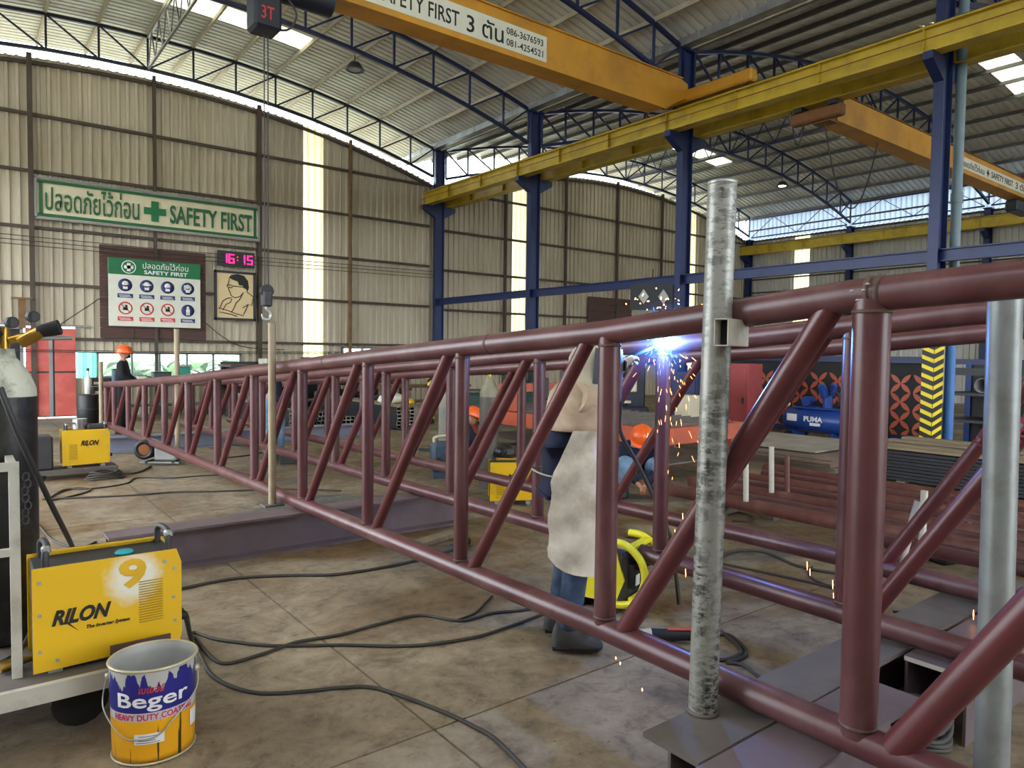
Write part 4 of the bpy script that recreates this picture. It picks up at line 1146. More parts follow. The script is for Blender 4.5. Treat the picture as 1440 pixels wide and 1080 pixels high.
def wrap(mb, body, a0, z0, w, h, bold, shear=0.0, out=.0015):
    vs, fs = text_mesh(body, bold, shear, .01, 1.0)
    x0_, x1_ = min(v.x for v in vs), max(v.x for v in vs); y0_, y1_ = min(v.y for v in vs), max(v.y for v in vs)
    pts = []
    for v in vs:
        z = z0+(v.y-y0_)/(y1_-y0_)*h; a = a0+((v.x-x0_)/(x1_-x0_)*w)/BR; r = wallr(z)+out+v.z*.05
        pts.append((r*math.cos(a)*SXX, r*math.sin(a), z))
    mb.add(pts, fs); return mb
A0 = math.radians(-134)
wrap(MB(), 'Beger', A0+.02, BH*.575, .27, .075, .014).build('brand_lettering', 'print_white', pail)
wrap(MB(), 'เบเยอร์', A0+.58, BH*.77, .09, .03, .02, .2).build('small_lettering', 'print_red', pail)
wrap(MB(), 'HEAVY DUTY COATING', A0-.1, BH*.485, .31, .025, .02).build('band_lettering', M('print_magenta', (204, 44, 92), .5), pail)
def wrapped_patch(a0, a1, z0, z1, out):
    rows = [[(math.cos(a)*(wallr(z)+out)*SXX, math.sin(a)*(wallr(z)+out), z) for a in [a0+(a1-a0)*k/8 for k in range(9)]] for z in (z0, z1)]
    return MB().grid(rows)
wrapped_patch(A0+.45, A0+1.15, BH*.235, BH*.345, .002).build('price_label', 'print_white', pail)
m = MB()
for q in range(4): m.v += []; w_ = wrapped_patch(A0+.5+.06*(q % 2), A0+1.05-.1*(q % 3), BH*(.25+.022*q), BH*(.256+.022*q), .003); m.add(w_.v, w_.f)
m.build('label_print', 'dark_grey', pail)
wrapped_patch(A0+1.9, A0+2.25, BH*.26, BH*.44, .002).build('hazard_label', 'print_white', pail)
for s in (-1, 1):
    a = math.radians(-92)+s*math.radians(86)
    MB().lathe([(0, -.012), (.012, -.01), (.014, 0), (.012, .01), (0, .012)], ((BR+.004)*math.cos(a)*SXX, (BR+.004)*math.sin(a), BH*.84), 10).build('bail_ear', 'bucket_rim', pail)
e0 = math.radians(-178); e1 = math.radians(-6)
def rimp(a, z, k=1.02): return (wallr(z)*k*math.cos(a)*SXX, wallr(z)*k*math.sin(a), z)
bail = [rimp(e0, BH*.84, 1.05), rimp(e0+.06, BH*.62, 1.16), rimp(e0+.35, BH*.5, 1.12), rimp(e0+.9, BH*.34, 1.08), rimp(e0+1.25, BH*.3, 1.06), rimp(e0+1.75, BH*.32, 1.06), rimp(e0+2.2, BH*.48, 1.08), rimp(e0+2.75, BH*.66, 1.12), rimp(e1, BH*.84, 1.05)]
MB().tube(spline(bail, 5), .003, 6).build('bail_wire', 'zinc', pail)

# ---------------------------------------------------------------- angle grinder
g = onZ(940, 905, 0)
ag = thing('angle_grinder', 'dark angle grinder with red trigger lying under the nearest truss', 'grinder', (g.x, g.y, 0), math.radians(-38))
MB().tube([(-.1, 0, .05), (.0, 0, .05), (.16, 0, .05)], [.036, .034, .03], 14).build('motor_body', 'rubber', ag)
MB().tube([(-.19, 0, .045), (-.1, 0, .05)], [.03, .038], 14).build('gear_head', 'cream_box', ag)
MB().tube([(-.17, 0, .03), (-.17, 0, .008)], [.05, .058], 20).build('disc_guard', 'black', ag)
MB().box((.06, 0, .085), (.14, .03, .012), bev=.004).build('trigger', M('trigger_red', (206, 90, 70), .5), ag)
MB().tube([(-.15, 0, .06), (-.15, -.1, .07)], .014, 10).build('side_handle', 'rubber', ag)

# ================================================================== PEOPLE
def skin(name, verts, edges, mat, parent, root=0, sub=2):
    """verts: (point, radius or (rx, ry)); one continuous limb-tapered surface"""
    me = bpy.data.meshes.new(name); bm = bmesh.new()
    lay = bm.verts.layers.skin.verify()
    vs = [bm.verts.new(Vector(p)) for p, r in verts]
    for a, b in edges: bm.edges.new((vs[a], vs[b]))
    for i, (v, (p, r)) in enumerate(zip(vs, verts)):
        v[lay].radius = r if isinstance(r, tuple) else (r, r); v[lay].use_root = (i == root)
    bm.to_mesh(me); bm.free()
    o = bpy.data.objects.new(name, me); COL.objects.link(o)
    if parent is not None: o.parent = parent
    s = o.modifiers.new('Skin', 'SKIN'); s.use_smooth_shade = True; s.branch_smoothing = .3
    if sub: o.modifiers.new('Subdivision', 'SUBSURF').levels = sub; o.modifiers['Subdivision'].render_levels = sub
    me.materials.append(MATS[mat])
    dg = bpy.context.evaluated_depsgraph_get()          # keep the grown surface as a plain mesh
    o.parent = None
    nm = bpy.data.meshes.new_from_object(o.evaluated_get(dg))
    o.modifiers.clear(); o.data = nm; o.data.name = name
    if len(nm.materials) == 0: nm.materials.append(MATS[mat])
    for p in nm.polygons: p.use_smooth = True
    if parent is not None: o.parent = parent
    return o
def hand_chain(verts, edges, wi, wrist, fwd, up, side, sz=1.0, fr=.0095, curl=.9):
    """adds palm, four fingers and a thumb to the chain at vertex wi; fwd along the palm, up = back of the hand, side = thumb side"""
    fwd, up, side = Vector(fwd).normalized(), Vector(up).normalized(), Vector(side).normalized()
    w = Vector(wrist)
    pc = len(verts); verts.append((w+fwd*.045*sz, (.03*sz, .02*sz))); edges.append((wi, pc))
    for k, (off, ln) in enumerate(((.026, .07), (.009, .078), (-.009, .072), (-.026, .056))):
        base = len(verts); p = w+fwd*.085*sz+side*off*sz; verts.append((p, fr*1.1*sz)); edges.append((pc, base)); last = base
        ang = .25
        for j in range(3):
            ang += curl*(.75 if j else .5)
            d = fwd*math.cos(ang)-up*math.sin(ang); p = p+d*(ln*(.45, .32, .26)[j])*sz
            verts.append((p, fr*(1.0, .92, .8)[j]*sz)); edges.append((last, len(verts)-1)); last = len(verts)-1
    p = w+fwd*.03*sz+side*.032*sz; last = len(verts); verts.append((p, fr*1.25*sz)); edges.append((pc, last))
    for j in range(2):
        p = p+(fwd*.75+side*(.55-.5*j)-up*.45*(j+1)*.6).normalized()*.034*sz; verts.append((p, fr*(1.05, .85)[j]*sz)); edges.append((last, len(verts)-1)); last = len(verts)-1
def person(label, loc, rz, J, top='navy_cloth', legs='denim', head='skin', sleeves=None, boots='boot', hat=None, hands='skin', fat=1.0, hem=0.0, mask=False):
    """J: joint table in the person's own frame, facing +x, y to the left"""
    t = thing('person', label, 'person', loc, rz)
    V = {k: Vector(v) for k, v in J.items()}
    names = ['pelvis', 'waist', 'chest', 'neck', 'head']
    vv = [(V['pelvis'], .11), (V['waist'], .1), (V['chest'], (.13, .1)), (V['neck'], .05), (V['head']-Vector((0, 0, .03)), .06), (V['head']+Vector((.0, 0, .05)), .075)]
    ee = [(0, 1), (1, 2), (2, 3), (3, 4), (4, 5)]
    for s in 'RL':
        n = len(vv); vv += [(V['shoulder'+s], .06), (V['elbow'+s], .04), (V['wrist'+s], .027)]; ee += [(2, n), (n, n+1), (n+1, n+2)]
        fw = (V['wrist'+s]-V['elbow'+s]); up_ = Vector((0, 0, 1)); sd = fw.cross(up_) if s == 'L' else up_.cross(fw)
        if sd.length < 1e-3: sd = Vector((0, 1, 0))
        up_ = (sd.cross(fw) if s == 'R' else fw.cross(sd)); 
        if up_.z < 0: up_ = -up_
        hand_chain(vv, ee, n+2, V['wrist'+s], fw, up_, sd, 1.5 if sleeves else 1.0, curl=.62 if sleeves else .9)
        n = len(vv); vv += [(V['hip'+s], .08), (V['knee'+s], .055), (V['ankle'+s], .038), (V['toe'+s]-Vector((0, 0, .0)), .03)]; ee += [(0, n), (n, n+1), (n+1, n+2), (n+2, n+3)]
    skin('body', vv, ee, hands, t, 0, 1)
    # head: skull with face
    h = V['head']; f = V['face'] if 'face' in V else Vector((1, 0, 0)); f.normalize()
    lf = Vector((0, 0, 1)).cross(f).normalized(); uh = f.cross(lf).normalized()
    def hp(x, y, z): return h+f*x+lf*y+uh*z
    rows = []
    for i in range(11):
        a = -PI/2+PI*i/10; z = .115*math.sin(a); r = math.cos(a)
        row = []
        for k in range(16):
            b = 2*PI*k/16; x = .095*r*math.cos(b); y = .075*r*math.sin(b)
            if z < 0: x *= 1.0 if x > 0 else .85; y *= 1+z*1.8
            row.append(hp(x, y, z))
        rows.append(row)
    hd = MB().grid(rows, closed=True).build('head', head, t)
    MB().add([hp(.09, .0, .03), hp(.115, 0, -.02), hp(.09, .018, -.025), hp(.09, -.018, -.025)], [(0, 2, 1), (0, 1, 3), (1, 2, 3)], True).build('nose', head, hd)
    for s in (-1, 1):
        MB().lathe([(0, -.007), (.01, 0), (0, .007)], hp(.085, s*.03, .012), 8).build('eye', 'black', hd)
        MB().lathe([(0, -.028), (.012, -.01), (.014, .012), (0, .03)], hp(-.005, s*.076, 0), 8).build('ear', head, hd)
    MB().tube([hp(.087, .022, -.05), hp(.093, 0, -.052), hp(.087, -.022, -.05)], .004, 5).build('mouth', M('lips', (140, 84, 74), .6), hd)
    if mask: MB().lathe([(0, -.045), (.04, -.035), (.052, 0), (.04, .025), (0, .03)], hp(.06, 0, -.045), 14).build('face_mask', 'black', hd)
    # trousers and jacket
    vv = [(V['pelvis'], (.135*fat, .12*fat)), (V['pelvis'].lerp(V['waist'], .6), (.13*fat, .115*fat))]; ee = [(0, 1)]
    for s in 'RL':
        n = len(vv); kn = V['hip'+s].lerp(V['knee'+s], .5); cf = V['knee'+s].lerp(V['ankle'+s], .45)
        vv += [(V['hip'+s], .1*fat), (kn, .092*fat), (V['knee'+s], .076*fat), (cf, .074*fat), (V['ankle'+s]+(V['knee'+s]-V['ankle'+s]).normalized()*.03, .068*fat)]
        ee += [(0, n), (n, n+1), (n+1, n+2), (n+2, n+3), (n+3, n+4)]
    skin('trousers', vv, ee, legs, t, 0, 2)
    vv = [(V['pelvis'].lerp(V['waist'], .15), .142*fat), (V['waist'], .138*fat), (V['chest'], .15*fat), (V['chest'].lerp(V['neck'], .6), .095), (V['neck'], .068)]
    ee = [(0, 1), (1, 2), (2, 3), (3, 4)]
    def arms(vv, ee, at_i, k):
        for s in 'RL':
            n = len(vv); kk = min(k, 1.0); vv += [(V['shoulder'+s], .085*k), (V['shoulder'+s].lerp(V['elbow'+s], .55), .075*k), (V['elbow'+s], .066*k), (V['elbow'+s].lerp(V['wrist'+s], .5), .056*kk), (V['wrist'+s], .044*kk)]
            ee += [(at_i, n), (n, n+1), (n+1, n+2), (n+2, n+3), (n+3, n+4)]
    if hem: vv.append((V['pelvis']-Vector((0, 0, hem)), .145)); ee.append((0, len(vv)-1))
    if not sleeves: arms(vv, ee, 2, 1.0)
    skin('jacket', vv, ee, top, t, 0, 2)
    if sleeves:
        rows = []
        for z_, rx_, ry_ in ((1.505, .07, .075), (1.48, .1, .12), (1.44, .13, .18), (1.39, .15, .205), (1.33, .16, .2), (1.27, .168, .197), (1.235, .172, .195), (1.23, .16, .185)):
            rows.append([(.02+(rx_+.006*math.sin(b_*.5+z_*40))*math.cos(2*PI*b_/28), (ry_+.006*math.sin(b_*1.9+z_*25))*math.sin(2*PI*b_/28), z_) for b_ in range(28)])
        MB().grid(rows, closed=True).build('leather_cape', sleeves, t)
        for s in 'RL':
            P_ = spline([V['shoulder'+s]+Vector((-.02, .03 if s == 'R' else -.03, .0)), V['shoulder'+s].lerp(V['elbow'+s], .5)+Vector((0, 0, -.012)), V['elbow'+s], V['elbow'+s].lerp(V['wrist'+s], .55), V['wrist'+s]], 7)
            n_ = len(P_); R_ = [(.092-.045*(i_/(n_-1))**1.2)+.0025*math.sin(i_*.9) for i_ in range(n_)]
            MB().tube(P_, R_, 18).build('leather_sleeve', sleeves, t)
    if False:
        up_ = V['chest'].lerp(V['neck'], .45)
        vv = [(up_-Vector((0, 0, .17)), (.19, .165)), (up_+Vector((0, 0, .04)), .13), (V['neck'], .085)]; ee = [(0, 1), (1, 2)]
        arms(vv, ee, 1, 1.3)
        skin('leather_sleeves', vv, ee, sleeves, t, 0, 2)
    for s in 'RL':
        a, e = V['ankle'+s], V['toe'+s]; d = (e-a); d.z = 0; d.normalize(); b0 = Vector((a.x, a.y, a.z-.06)); sd = Vector((-d.y, d.x, 0))
        rows = []
        for x, w, hh in ((-.082, .012, .06), (-.075, .028, .1), (-.055, .038, .15), (-.02, .043, .165), (.01, .045, .14), (.045, .047, .1), (.08, .05, .078), (.12, .052, .066), (.155, .047, .058), (.18, .034, .044), (.195, .018, .026), (.2, .006, .014)):
            c = b0+d*x; row = []
            for k in range(12):
                b = 2*PI*k/12; yy = w*math.cos(b); zz = math.sin(b)
                cb = math.cos(b); yy = w*math.copysign(abs(cb)**.75, cb); row.append(c+sd*yy+Vector((0, 0, .008 if zz < -.1 else .012+hh*abs(zz)**.7)))
            rows.append(row)
        bt = MB(); bt.grid(rows, closed=True); n = len(rows)*12
        bt.add(rows[0], [tuple(range(11, -1, -1))]); bt.add(rows[-1], [tuple(range(12))])
        bo = bt.build('boot', boots, t)
        so = MB(); pl = [(-.08, -.032), (.0, -.044), (.1, -.054), (.17, -.046), (.198, 0), (.17, .046), (.1, .054), (0, .044), (-.08, .032)]
        so.prism(pl, b0+Vector((0, 0, .018)), d, sd, .02); so.build('sole', 'black', bo)
    if hat:
        ht = MB(); prof = [(.128, -.005), (.126, .03), (.115, .075), (.085, .11), (.045, .128), (0, .132)]
        rows = [[h+uh*(z+.03)+f*(r*math.cos(2*PI*k/22)*1.12)+lf*(r*math.sin(2*PI*k/22)) for k in range(22)] for r, z in prof]
        ht.grid(rows, closed=True)
        br = [[h+uh*(z+.028)+f*(r*math.cos(2*PI*k/22)*1.12+(.035 if math.cos(2*PI*k/22) > .2 else 0)*o)+lf*(r*math.sin(2*PI*k/22)) for k in range(22)] for r, z, o in ((.124, 0, 0), (.142, -.006, 1), (.142, -.011, 1), (.122, -.006, 0))]
        ht.grid(br, closed=True)
        hb = ht.build('hard_hat', hat, t)
        MB().tube([h+uh*(z+.035)+f*x for x, z in ((-.13, .03), (-.11, .085), (-.05, .128), (0, .136), (.05, .128), (.11, .085), (.13, .03))], .009, 6).build('crest', hat, hb)
    return t, V

def from_world(P, loc, rz):
    d = Vector(P)-Vector(loc); c, s = math.cos(-rz), math.sin(-rz)
    return Vector((d.x*c-d.y*s, d.x*s+d.y*c, d.z))

# the welder at the middle truss
wl = onZ(797, 906, 0); wl.z = 0; wr_ = math.radians(-28)
hand = from_world(at(889, 512, 4.2), wl, wr_)
JW = dict(pelvis=(-.02, 0, .98), waist=(-.02, 0, 1.12), chest=(.03, 0, 1.33), neck=(.08, 0, 1.49), head=(.13, 0, 1.585), face=(1, -.05, -.05),
          shoulderR=(.01, -.17, 1.41), elbowR=tuple(from_world(at(842, 570, 4.0), wl, wr_)), wristR=tuple(from_world(at(866, 528, 4.1), wl, wr_)), shoulderL=(.05, .19, 1.42), elbowL=tuple(from_world(at(846, 572, 4.42), wl, wr_)), wristL=tuple(from_world(at(862, 540, 4.36), wl, wr_)),
          hipR=(-.02, -.1, .93), kneeR=(.02, -.11, .5), ankleR=(-.03, -.11, .085), toeR=(.14, -.14, .03), hipL=(-.02, .1, .93), kneeL=(.03, .13, .5), ankleL=(-.02, .15, .085), toeL=(.16, .15, .03))
wp, WV = person('welder in cream hood, tan leather sleeves and white apron beside the bright arc', wl, wr_, JW, 'navy_cloth', 'denim_dark', 'skin', 'leather_tan', 'boot', None, 'leather_tan', 1.0, .1)
# hood
h = WV['head']; f = Vector((1, -.05, -.05)).normalized(); lf = Vector((0, 0, 1)).cross(f).normalized(); uh = f.cross(lf)
rows = []
for i in range(12):
    z = -.2+.335*i/11; tt = (z+.2)/.335
    r = .125+.03*max(0, .45-tt)*2 if z < .03 else .128*math.sqrt(max(0.002, 1-((z-.03)/.107)**2))
    row = []
    for k in range(22):
        b = 2*PI*k/22; wob = 1+.03*math.sin(b*5+z*30)
        x = r*math.cos(b)*(.8 if math.cos(b) > .6 and z < .05 else 1.05)*wob; row.append(h+f*(x-.01)+lf*(r*math.sin(b)*.92*wob)+uh*z)
    rows.append(row)
MB().grid(rows, closed=True).build('hood', 'hood', wp)
# face shield
rows = []
for i in range(9):
    z = -.19+.29*i/8; w = .115-.25*max(0, -.06-z)*.6; row = []
    for k in range(11):
        b = -1.75+3.5*k/10; rr_ = .135+(.03 if z < -.02 else .03-.25*max(0, z-.02)*.6)
        row.append(h+f*(rr_*math.cos(b)+.005)+lf*(w*1.15*math.sin(b))+uh*z)
    rows.append(row)
rows2 = [[p-f*.006 for p in r] for r in rows]
mb = MB(); mb.grid(rows); mb.grid([r[::-1] for r in rows2]); vs_ = mb.build('face_shield', M('shield_grey', (92, 98, 108), .35, .2, .15), wp)
MB().bar(h+f*.172+lf*.05+uh*.01, h+f*.172-lf*.05+uh*.01, .01, .055).build('filter_window', 'black', vs_)
# apron: wraps the front and right side, rounded lower edge
rows = []
for i in range(15):
    z = 1.24-(1.24-.46)*i/14; row = []; tt = i/14
    for k in range(17):
        u = k/16; sa = -98-36*min(1, tt*3.0); b = math.radians(sa+(72-sa)*u); edge = abs(u-.5)*2
        zz = z if i < 12 else z+(.1*(edge**4))*((i-11)/3)
        wob = .008*math.sin(k*1.3+i*.9)+.012*math.sin(i*1.7+k*.5)
        rx, ry = .185+.04*tt+wob, .2+.05*min(1, tt*2)+wob
        row.append(Vector((-.01+rx*math.cos(b), ry*math.sin(b), zz)))
    rows.append(row)
mb = MB(); mb.grid(rows); mb.grid([[Vector((p.x*.965, p.y*.965, p.z)) for p in r][::-1] for r in rows])
ap = mb.build('apron', 'apron', wp)
MB().tube([(math.cos(a)*.21-.01, math.sin(a)*.205, 1.0-.01*math.cos(a*3)) for a in [math.radians(-128-k*7) for k in range(24)]], .005, 6).build('apron_string', 'white_paint', ap)
# torch held in the hands
tw0 = Vector(hand)+Vector((.02, .0, .03)); tip = from_world(at(926, 486, 4.33), wl, wr_)
th_ = at(880, 506, 4.17)
to = thing('welding_torch', 'black welding torch held by the welder, its tip at the arc', 'torch', th_)
tipw = at(928, 484, 4.33)-th_
MB().tube([(-.08*RT.x, -.08*RT.y, -.05), (0, 0, 0), tipw*.55], [.016, .02, .016], 10).build('grip', 'rubber', to)
MB().tube([tipw*.55, tipw*.97], [.012, .008], 10).build('neck', 'brass', to)
MB().tube([tipw*.86, tipw*.96], .013, 10).build('nozzle', 'dark_grey', to)
pts = [th_+Vector((-.08*RT.x, -.08*RT.y, -.05)), at(872, 560, 4.3), at(872, 606, 4.5), at(898, 655, 4.6), at(922, 706, 4.7), at(945, 760, 4.75), at(950, 800, 4.7), onZ(955, 850, .02)]
m = MB(); m.tube(spline(pts, 5), .014, 8); tag(m.build('torch_cable', 'cable', loc=pts[0]), 'dark torch cable hanging from the welder\'s hands to the floor', 'cable')

# squatting worker with orange helmet and light jeans beyond the trusses
def squat(s=1.0, bow=.35):
    J = dict(pelvis=(-.16, 0, .27), waist=(-.1, 0, .4), chest=(.0, 0, .56), neck=(.09, 0, .66), head=(.17, 0, .7), face=(1, 0, -bow),
             shoulderR=(.0, -.18, .6), elbowR=(.08, -.24, .4), wristR=(.3, -.05, .2), shoulderL=(.0, .18, .6), elbowL=(.08, .24, .4), wristL=(.3, .05, .2),
             hipR=(-.14, -.1, .28), kneeR=(.22, -.2, .45), ankleR=(.05, -.17, .085), toeR=(.22, -.2, .03), hipL=(-.14, .1, .28), kneeL=(.22, .2, .45), ankleL=(.05, .17, .085), toeL=(.22, .2, .03))
    return J
q = onZ(899, 698, 0); q.z = 0
person('squatting worker in orange hard hat and light jeans seen between the trusses', q, math.atan2(-q.y, -q.x)+.1, squat(bow=.75), 'navy_cloth', 'denim', hat='helmet_orange', fat=1.18)
q = onZ(648, 655, 0); q.z = 0
person('squatting worker in navy jacket and orange hard hat beside the grey gas cylinder', q, math.radians(-10), squat(bow=.4), 'navy_cloth', 'navy_cloth', hat='helmet_orange')
# standing workers
JS = dict(pelvis=(0, 0, .95), waist=(0, 0, 1.08), chest=(.02, 0, 1.3), neck=(.03, 0, 1.45), head=(.05, 0, 1.55), face=(1, 0, -.05),
          shoulderR=(.01, -.19, 1.38), elbowR=(.05, -.24, 1.12), wristR=(.22, -.17, 1.02), shoulderL=(.01, .19, 1.38), elbowL=(.06, .24, 1.12), wristL=(.24, .14, 1.02),
          hipR=(0, -.09, .9), kneeR=(.02, -.1, .48), ankleR=(-.02, -.11, .085), toeR=(.15, -.13, .03), hipL=(0, .09, .9), kneeL=(.03, .1, .48), ankleL=(0, .12, .085), toeL=(.16, .14, .03))
q = at(171, 540, 13.6); q.z = 0
person('standing worker in dark jacket and orange hard hat at the far end of the trusses', q, math.radians(-20), dict(JS, face=(1, .1, 0)), 'black_cloth', 'black_cloth', hat='helmet_orange', mask=True)
q = at(384, 560, 10.65); q.z = 0
JB = dict(JS, waist=(.1, 0, 1.04), chest=(.28, 0, 1.16), neck=(.42, 0, 1.22), head=(.5, 0, 1.24), face=(1, 0, -.5), shoulderR=(.3, -.18, 1.2), elbowR=(.42, -.2, .95), wristR=(.6, -.1, .85), shoulderL=(.3, .18, 1.2), elbowL=(.42, .2, .95), wristL=(.6, .1, .85))
person('bending worker in navy jacket and pale jeans half hidden behind the thin post', q, math.radians(-75), JB, 'navy_cloth', 'denim')

# ================================================================== EQUIPMENT BETWEEN AND BEHIND THE TRUSSES
# wire feeder with copper spool
g = onZ(228, 655, 0)
wf = thing('wire_feeder', 'grey wire feeder with copper wire spool under the nearest truss', 'wire feeder', (g.x, g.y+.12, 0), math.radians(-35))
MB().box((.1, 0, .17), (.3, .16, .2), bev=.02).build('case', 'paint_grey', wf)
for y in (-.09, .09): MB().tube([(-.24, y, .04), (.3, y, .04)], .018, 8).build('skid', 'grey_paint', wf)
for x in (-.15, .22): MB().box((x, 0, .05), (.03, .22, .03)).build('cross_bar', 'dark_grey', wf)
MB().tube([(-.2, -.05, .22), (-.2, .05, .22)], .075, 22).build('copper_wire', M('copper', (196, 130, 90), .3, .8), wf)
for y in (-.055, .055): MB().ring((-.2, y-.006, .22), (-.2, y+.006, .22), .14, .085, 24).build('spool_flange', 'black', wf)
MB().tube([(.1, 0, .27), (.1, 0, .31)], .02, 8).build('handle', 'dark_grey', wf)
# slate blue machine
g = onZ(630, 672, 0)
sm = thing('slate_machine', 'slate blue case with cream carrying handle behind the trusses', 'machine', (g.x, g.y+.1, 0), math.radians(-25))
MB().box((0, 0, .27), (.36, .3, .4), bev=.05).build('case', 'slate_blue', sm)
MB().box((0, 0, .04), (.3, .26, .08)).build('base', 'slate_blue', sm)
MB().tube(spline([(-.13, 0, .46), (-.12, 0, .53), (.1, 0, .54), (.13, 0, .46)], 4), .02, 8).build('handle', 'cream_box', sm)
MB().box((.06, -.152, .36), (.12, .006, .07)).build('label', 'print_white', sm)
MB().tube([(-.08, -.15, .25), (-.08, -.165, .25)], .03, 12).build('dial', 'dark_grey', sm)
# grey gas cylinder
g = at(688, 560, 8.7); g.z = 0
gc2 = thing('gas_cylinder', 'grey gas cylinder with pale shoulder standing behind the trusses', 'gas cylinder', g)
MB().lathe([(0, 0), (.11, 0), (.118, .02), (.118, 1.12)], seg=24).build('body', 'cylinder_grey', gc2)
MB().lathe([(.118, 1.12), (.112, 1.18), (.085, 1.26), (.05, 1.31), (.04, 1.36), (0, 1.36)], seg=24).build('shoulder', M('pale_shoulder', (140, 136, 112), .5, 0, .1), gc2)
MB().tube([(0, 0, 1.34), (0, 0, 1.43)], .025, 10).build('valve', 'brass', gc2)
MB().tube([(-.02, 0, 1.4), (.05, 0, 1.41)], .018, 8).build('valve_outlet', 'dark_grey', gc2)
# pale board leaning beside it
g = onZ(640, 640, 0)
lb = thing('leaning_board', 'pale scuffed board with a round grey stain leaning behind the squatting worker', 'board', (g.x+.15, g.y+.35, 0), math.radians(-35))
MB().box((0, 0, .5), (.42, .025, 1.0)).build('board', M('pale_board', (150, 146, 136), .7, 0, .12, 4), lb)
MB().tube([(0, -.013, .62), (0, -.02, .62)], .16, 24).build('round_plate', 'grey_paint', lb)

# bundles of steel tube behind the trusses
def hollow(w, h, t, L):
    m = MB()
    o = [(-w/2, 0), (w/2, 0), (w/2, h), (-w/2, h)]; i = [(-w/2+t, t), (w/2-t, t), (w/2-t, h-t), (-w/2+t, h-t)]
    for y0_, y1_ in ((0, L),):
        vs = [(x, y0_, z) for x, z in o]+[(x, y0_, z) for x, z in i]+[(x, y1_, z) for x, z in o]+[(x, y1_, z) for x, z in i]
        fs = []
        for k in range(4):
            j = (k+1) % 4
            fs += [(k, j, 8+j, 8+k), (4+j, 4+k, 12+k, 12+j)]
        m.add(vs, fs)
    e = MB(); e.add([(x, -.001, z) for x, z in o]+[(x, -.001, z) for x, z in i], [(k, 4+k, 4+(k+1) % 4, (k+1) % 4) for k in range(4)])
    return m, e
tb, te = hollow(.098, .073, .008, 4.2)
me_b = tb.mesh('tube_wall', 'stack_steel'); me_e = te.mesh('cut_end', 'white_paint')
def tube_bundle(px, py, nx, nz, where):
    g = onZ(px, py, 0)
    for i in range(nx):
        for k in range(nz):
            o = thing('rectangular_tube', 'dark rectangular steel tube in the bundle '+where, 'steel tube', (g.x+i*.1, g.y+random.uniform(0, .05), .045+k*.075), 0, 'rectangular tubes in the bundle '+where)
            share('tube_wall', me_b, o); share('cut_end', me_e, o)
    for y in (.4, 3.4):
        tag(MB().box((g.x+(nx-1)*.05, g.y+y, .022), (nx*.1+.1, .1, .044)).build('timber_bearer', 'timber'), 'timber bearer under the tube bundle '+where, 'timber', 'timber bearers under the bundles')
    return g
g1_ = tube_bundle(411, 612, 2, 6, 'behind the bending worker')
g2_ = tube_bundle(562, 606, 4, 6, 'left of the pale leaning board')
g3_ = tube_bundle(484, 604, 3, 3, 'under the round pipes')
m = MB(); m.ring((0, 0, 0), (0, 4.0, 0), .05, .044, 14); me_r = m.mesh('pipe_wall', 'stack_steel'); m = MB(); m.ring((0, -.001, 0), (0, .001, 0), .0505, .043, 14); me_re = m.mesh('cut_end', 'zinc')
for r_ in range(4):
    for k in range(5-(r_ % 2)):
        o = thing('round_pipe', 'dark round steel pipe in the pile between the tube bundles', 'steel pipe', (g1_.x+.62+k*.101+(r_ % 2)*.05, g1_.y+.1+random.uniform(0, .2), .1+r_*.088), 0, 'round pipes in the pile')
        share('pipe_wall', me_r, o); share('cut_end', me_re, o)
for k in range(2):
    tag(MB().box((g1_.x+.82, g1_.y+.6+k*2.6, .024), (.7, .1, .048)).build('timber_bearer', 'timber'), 'timber bearer under the pile of round pipes', 'timber', 'timber bearers under the bundles')
# timber boards and offcuts on top
for i, (x, zz) in enumerate(((g1_.x-.02, .5), (g1_.x+.12, .5), (g2_.x, .5), (g2_.x+.16, .5), (g2_.x+.32, .5))):
    w_ = ('first board left of the round pipes', 'second board left of the round pipes', 'left board of three on the right bundle', 'middle board of three on the right bundle', 'right board of three on the right bundle')[i]
    tag(MB().box((x, (g1_.y if i < 2 else g2_.y)+1.9, zz+.012), (.13, 3.9, .024)).build('timber_board', 'timber'), 'weathered timber board lying on the steel tubes, '+w_, 'board', 'boards on the tube bundles')
# storage rack at the wall behind, with steel lengths
rk = thing('storage_rack', 'dark steel storage rack against the back wall behind the tube bundles', 'rack', (7.6, 18.6, 0))
for x in (-2.2, 0, 2.2):
    for y in (-.5, .5): MB().box((x, y, .65), (.08, .08, 1.3)).build('upright', 'girt', rk)
for z in (.35, .8, 1.25): MB().box((0, 0, z), (4.6, 1.1, .06)).build('shelf', 'girt', rk)
MB().box((0, .52, .7), (4.5, .02, 1.3)).build('back_sheet', 'dark_grey', rk)
for i in range(11):
    x = 5.6+i*.38; z = (.38, .83, 1.28)[i % 3]
    tag(MB().box((x, 18.55, z+.08+.02*(i % 2)), (.26, .6, .16+.04*(i % 2)), bev=.02).build('storage_box', ('cream_box', 'dark_grey', 'white_paint', 'slate_blue')[i % 4]), ('cream', 'dark grey', 'white', 'slate blue')[i % 4]+' storage box on the '+('lowest', 'middle', 'top')[i % 3]+' rack shelf, number %s from the left' % ('one two three four five six seven eight nine ten eleven'.split()[i]), 'box', 'boxes on the storage rack')
sk = at(585, 563, 14.0)
m = MB(); m.lathe([(0, 0), (.2, .0), (.26, .06), (.22, .16), (.1, .22), (0, .23)], (0, 0, 0), 16, sx=1.3); o = m.build('white_sack', 'board_white'); o.location = (g2_.x+.25, g2_.y+.8, .525); tag(o, 'white sack lying on the boards over the right tube bundle', 'sack')
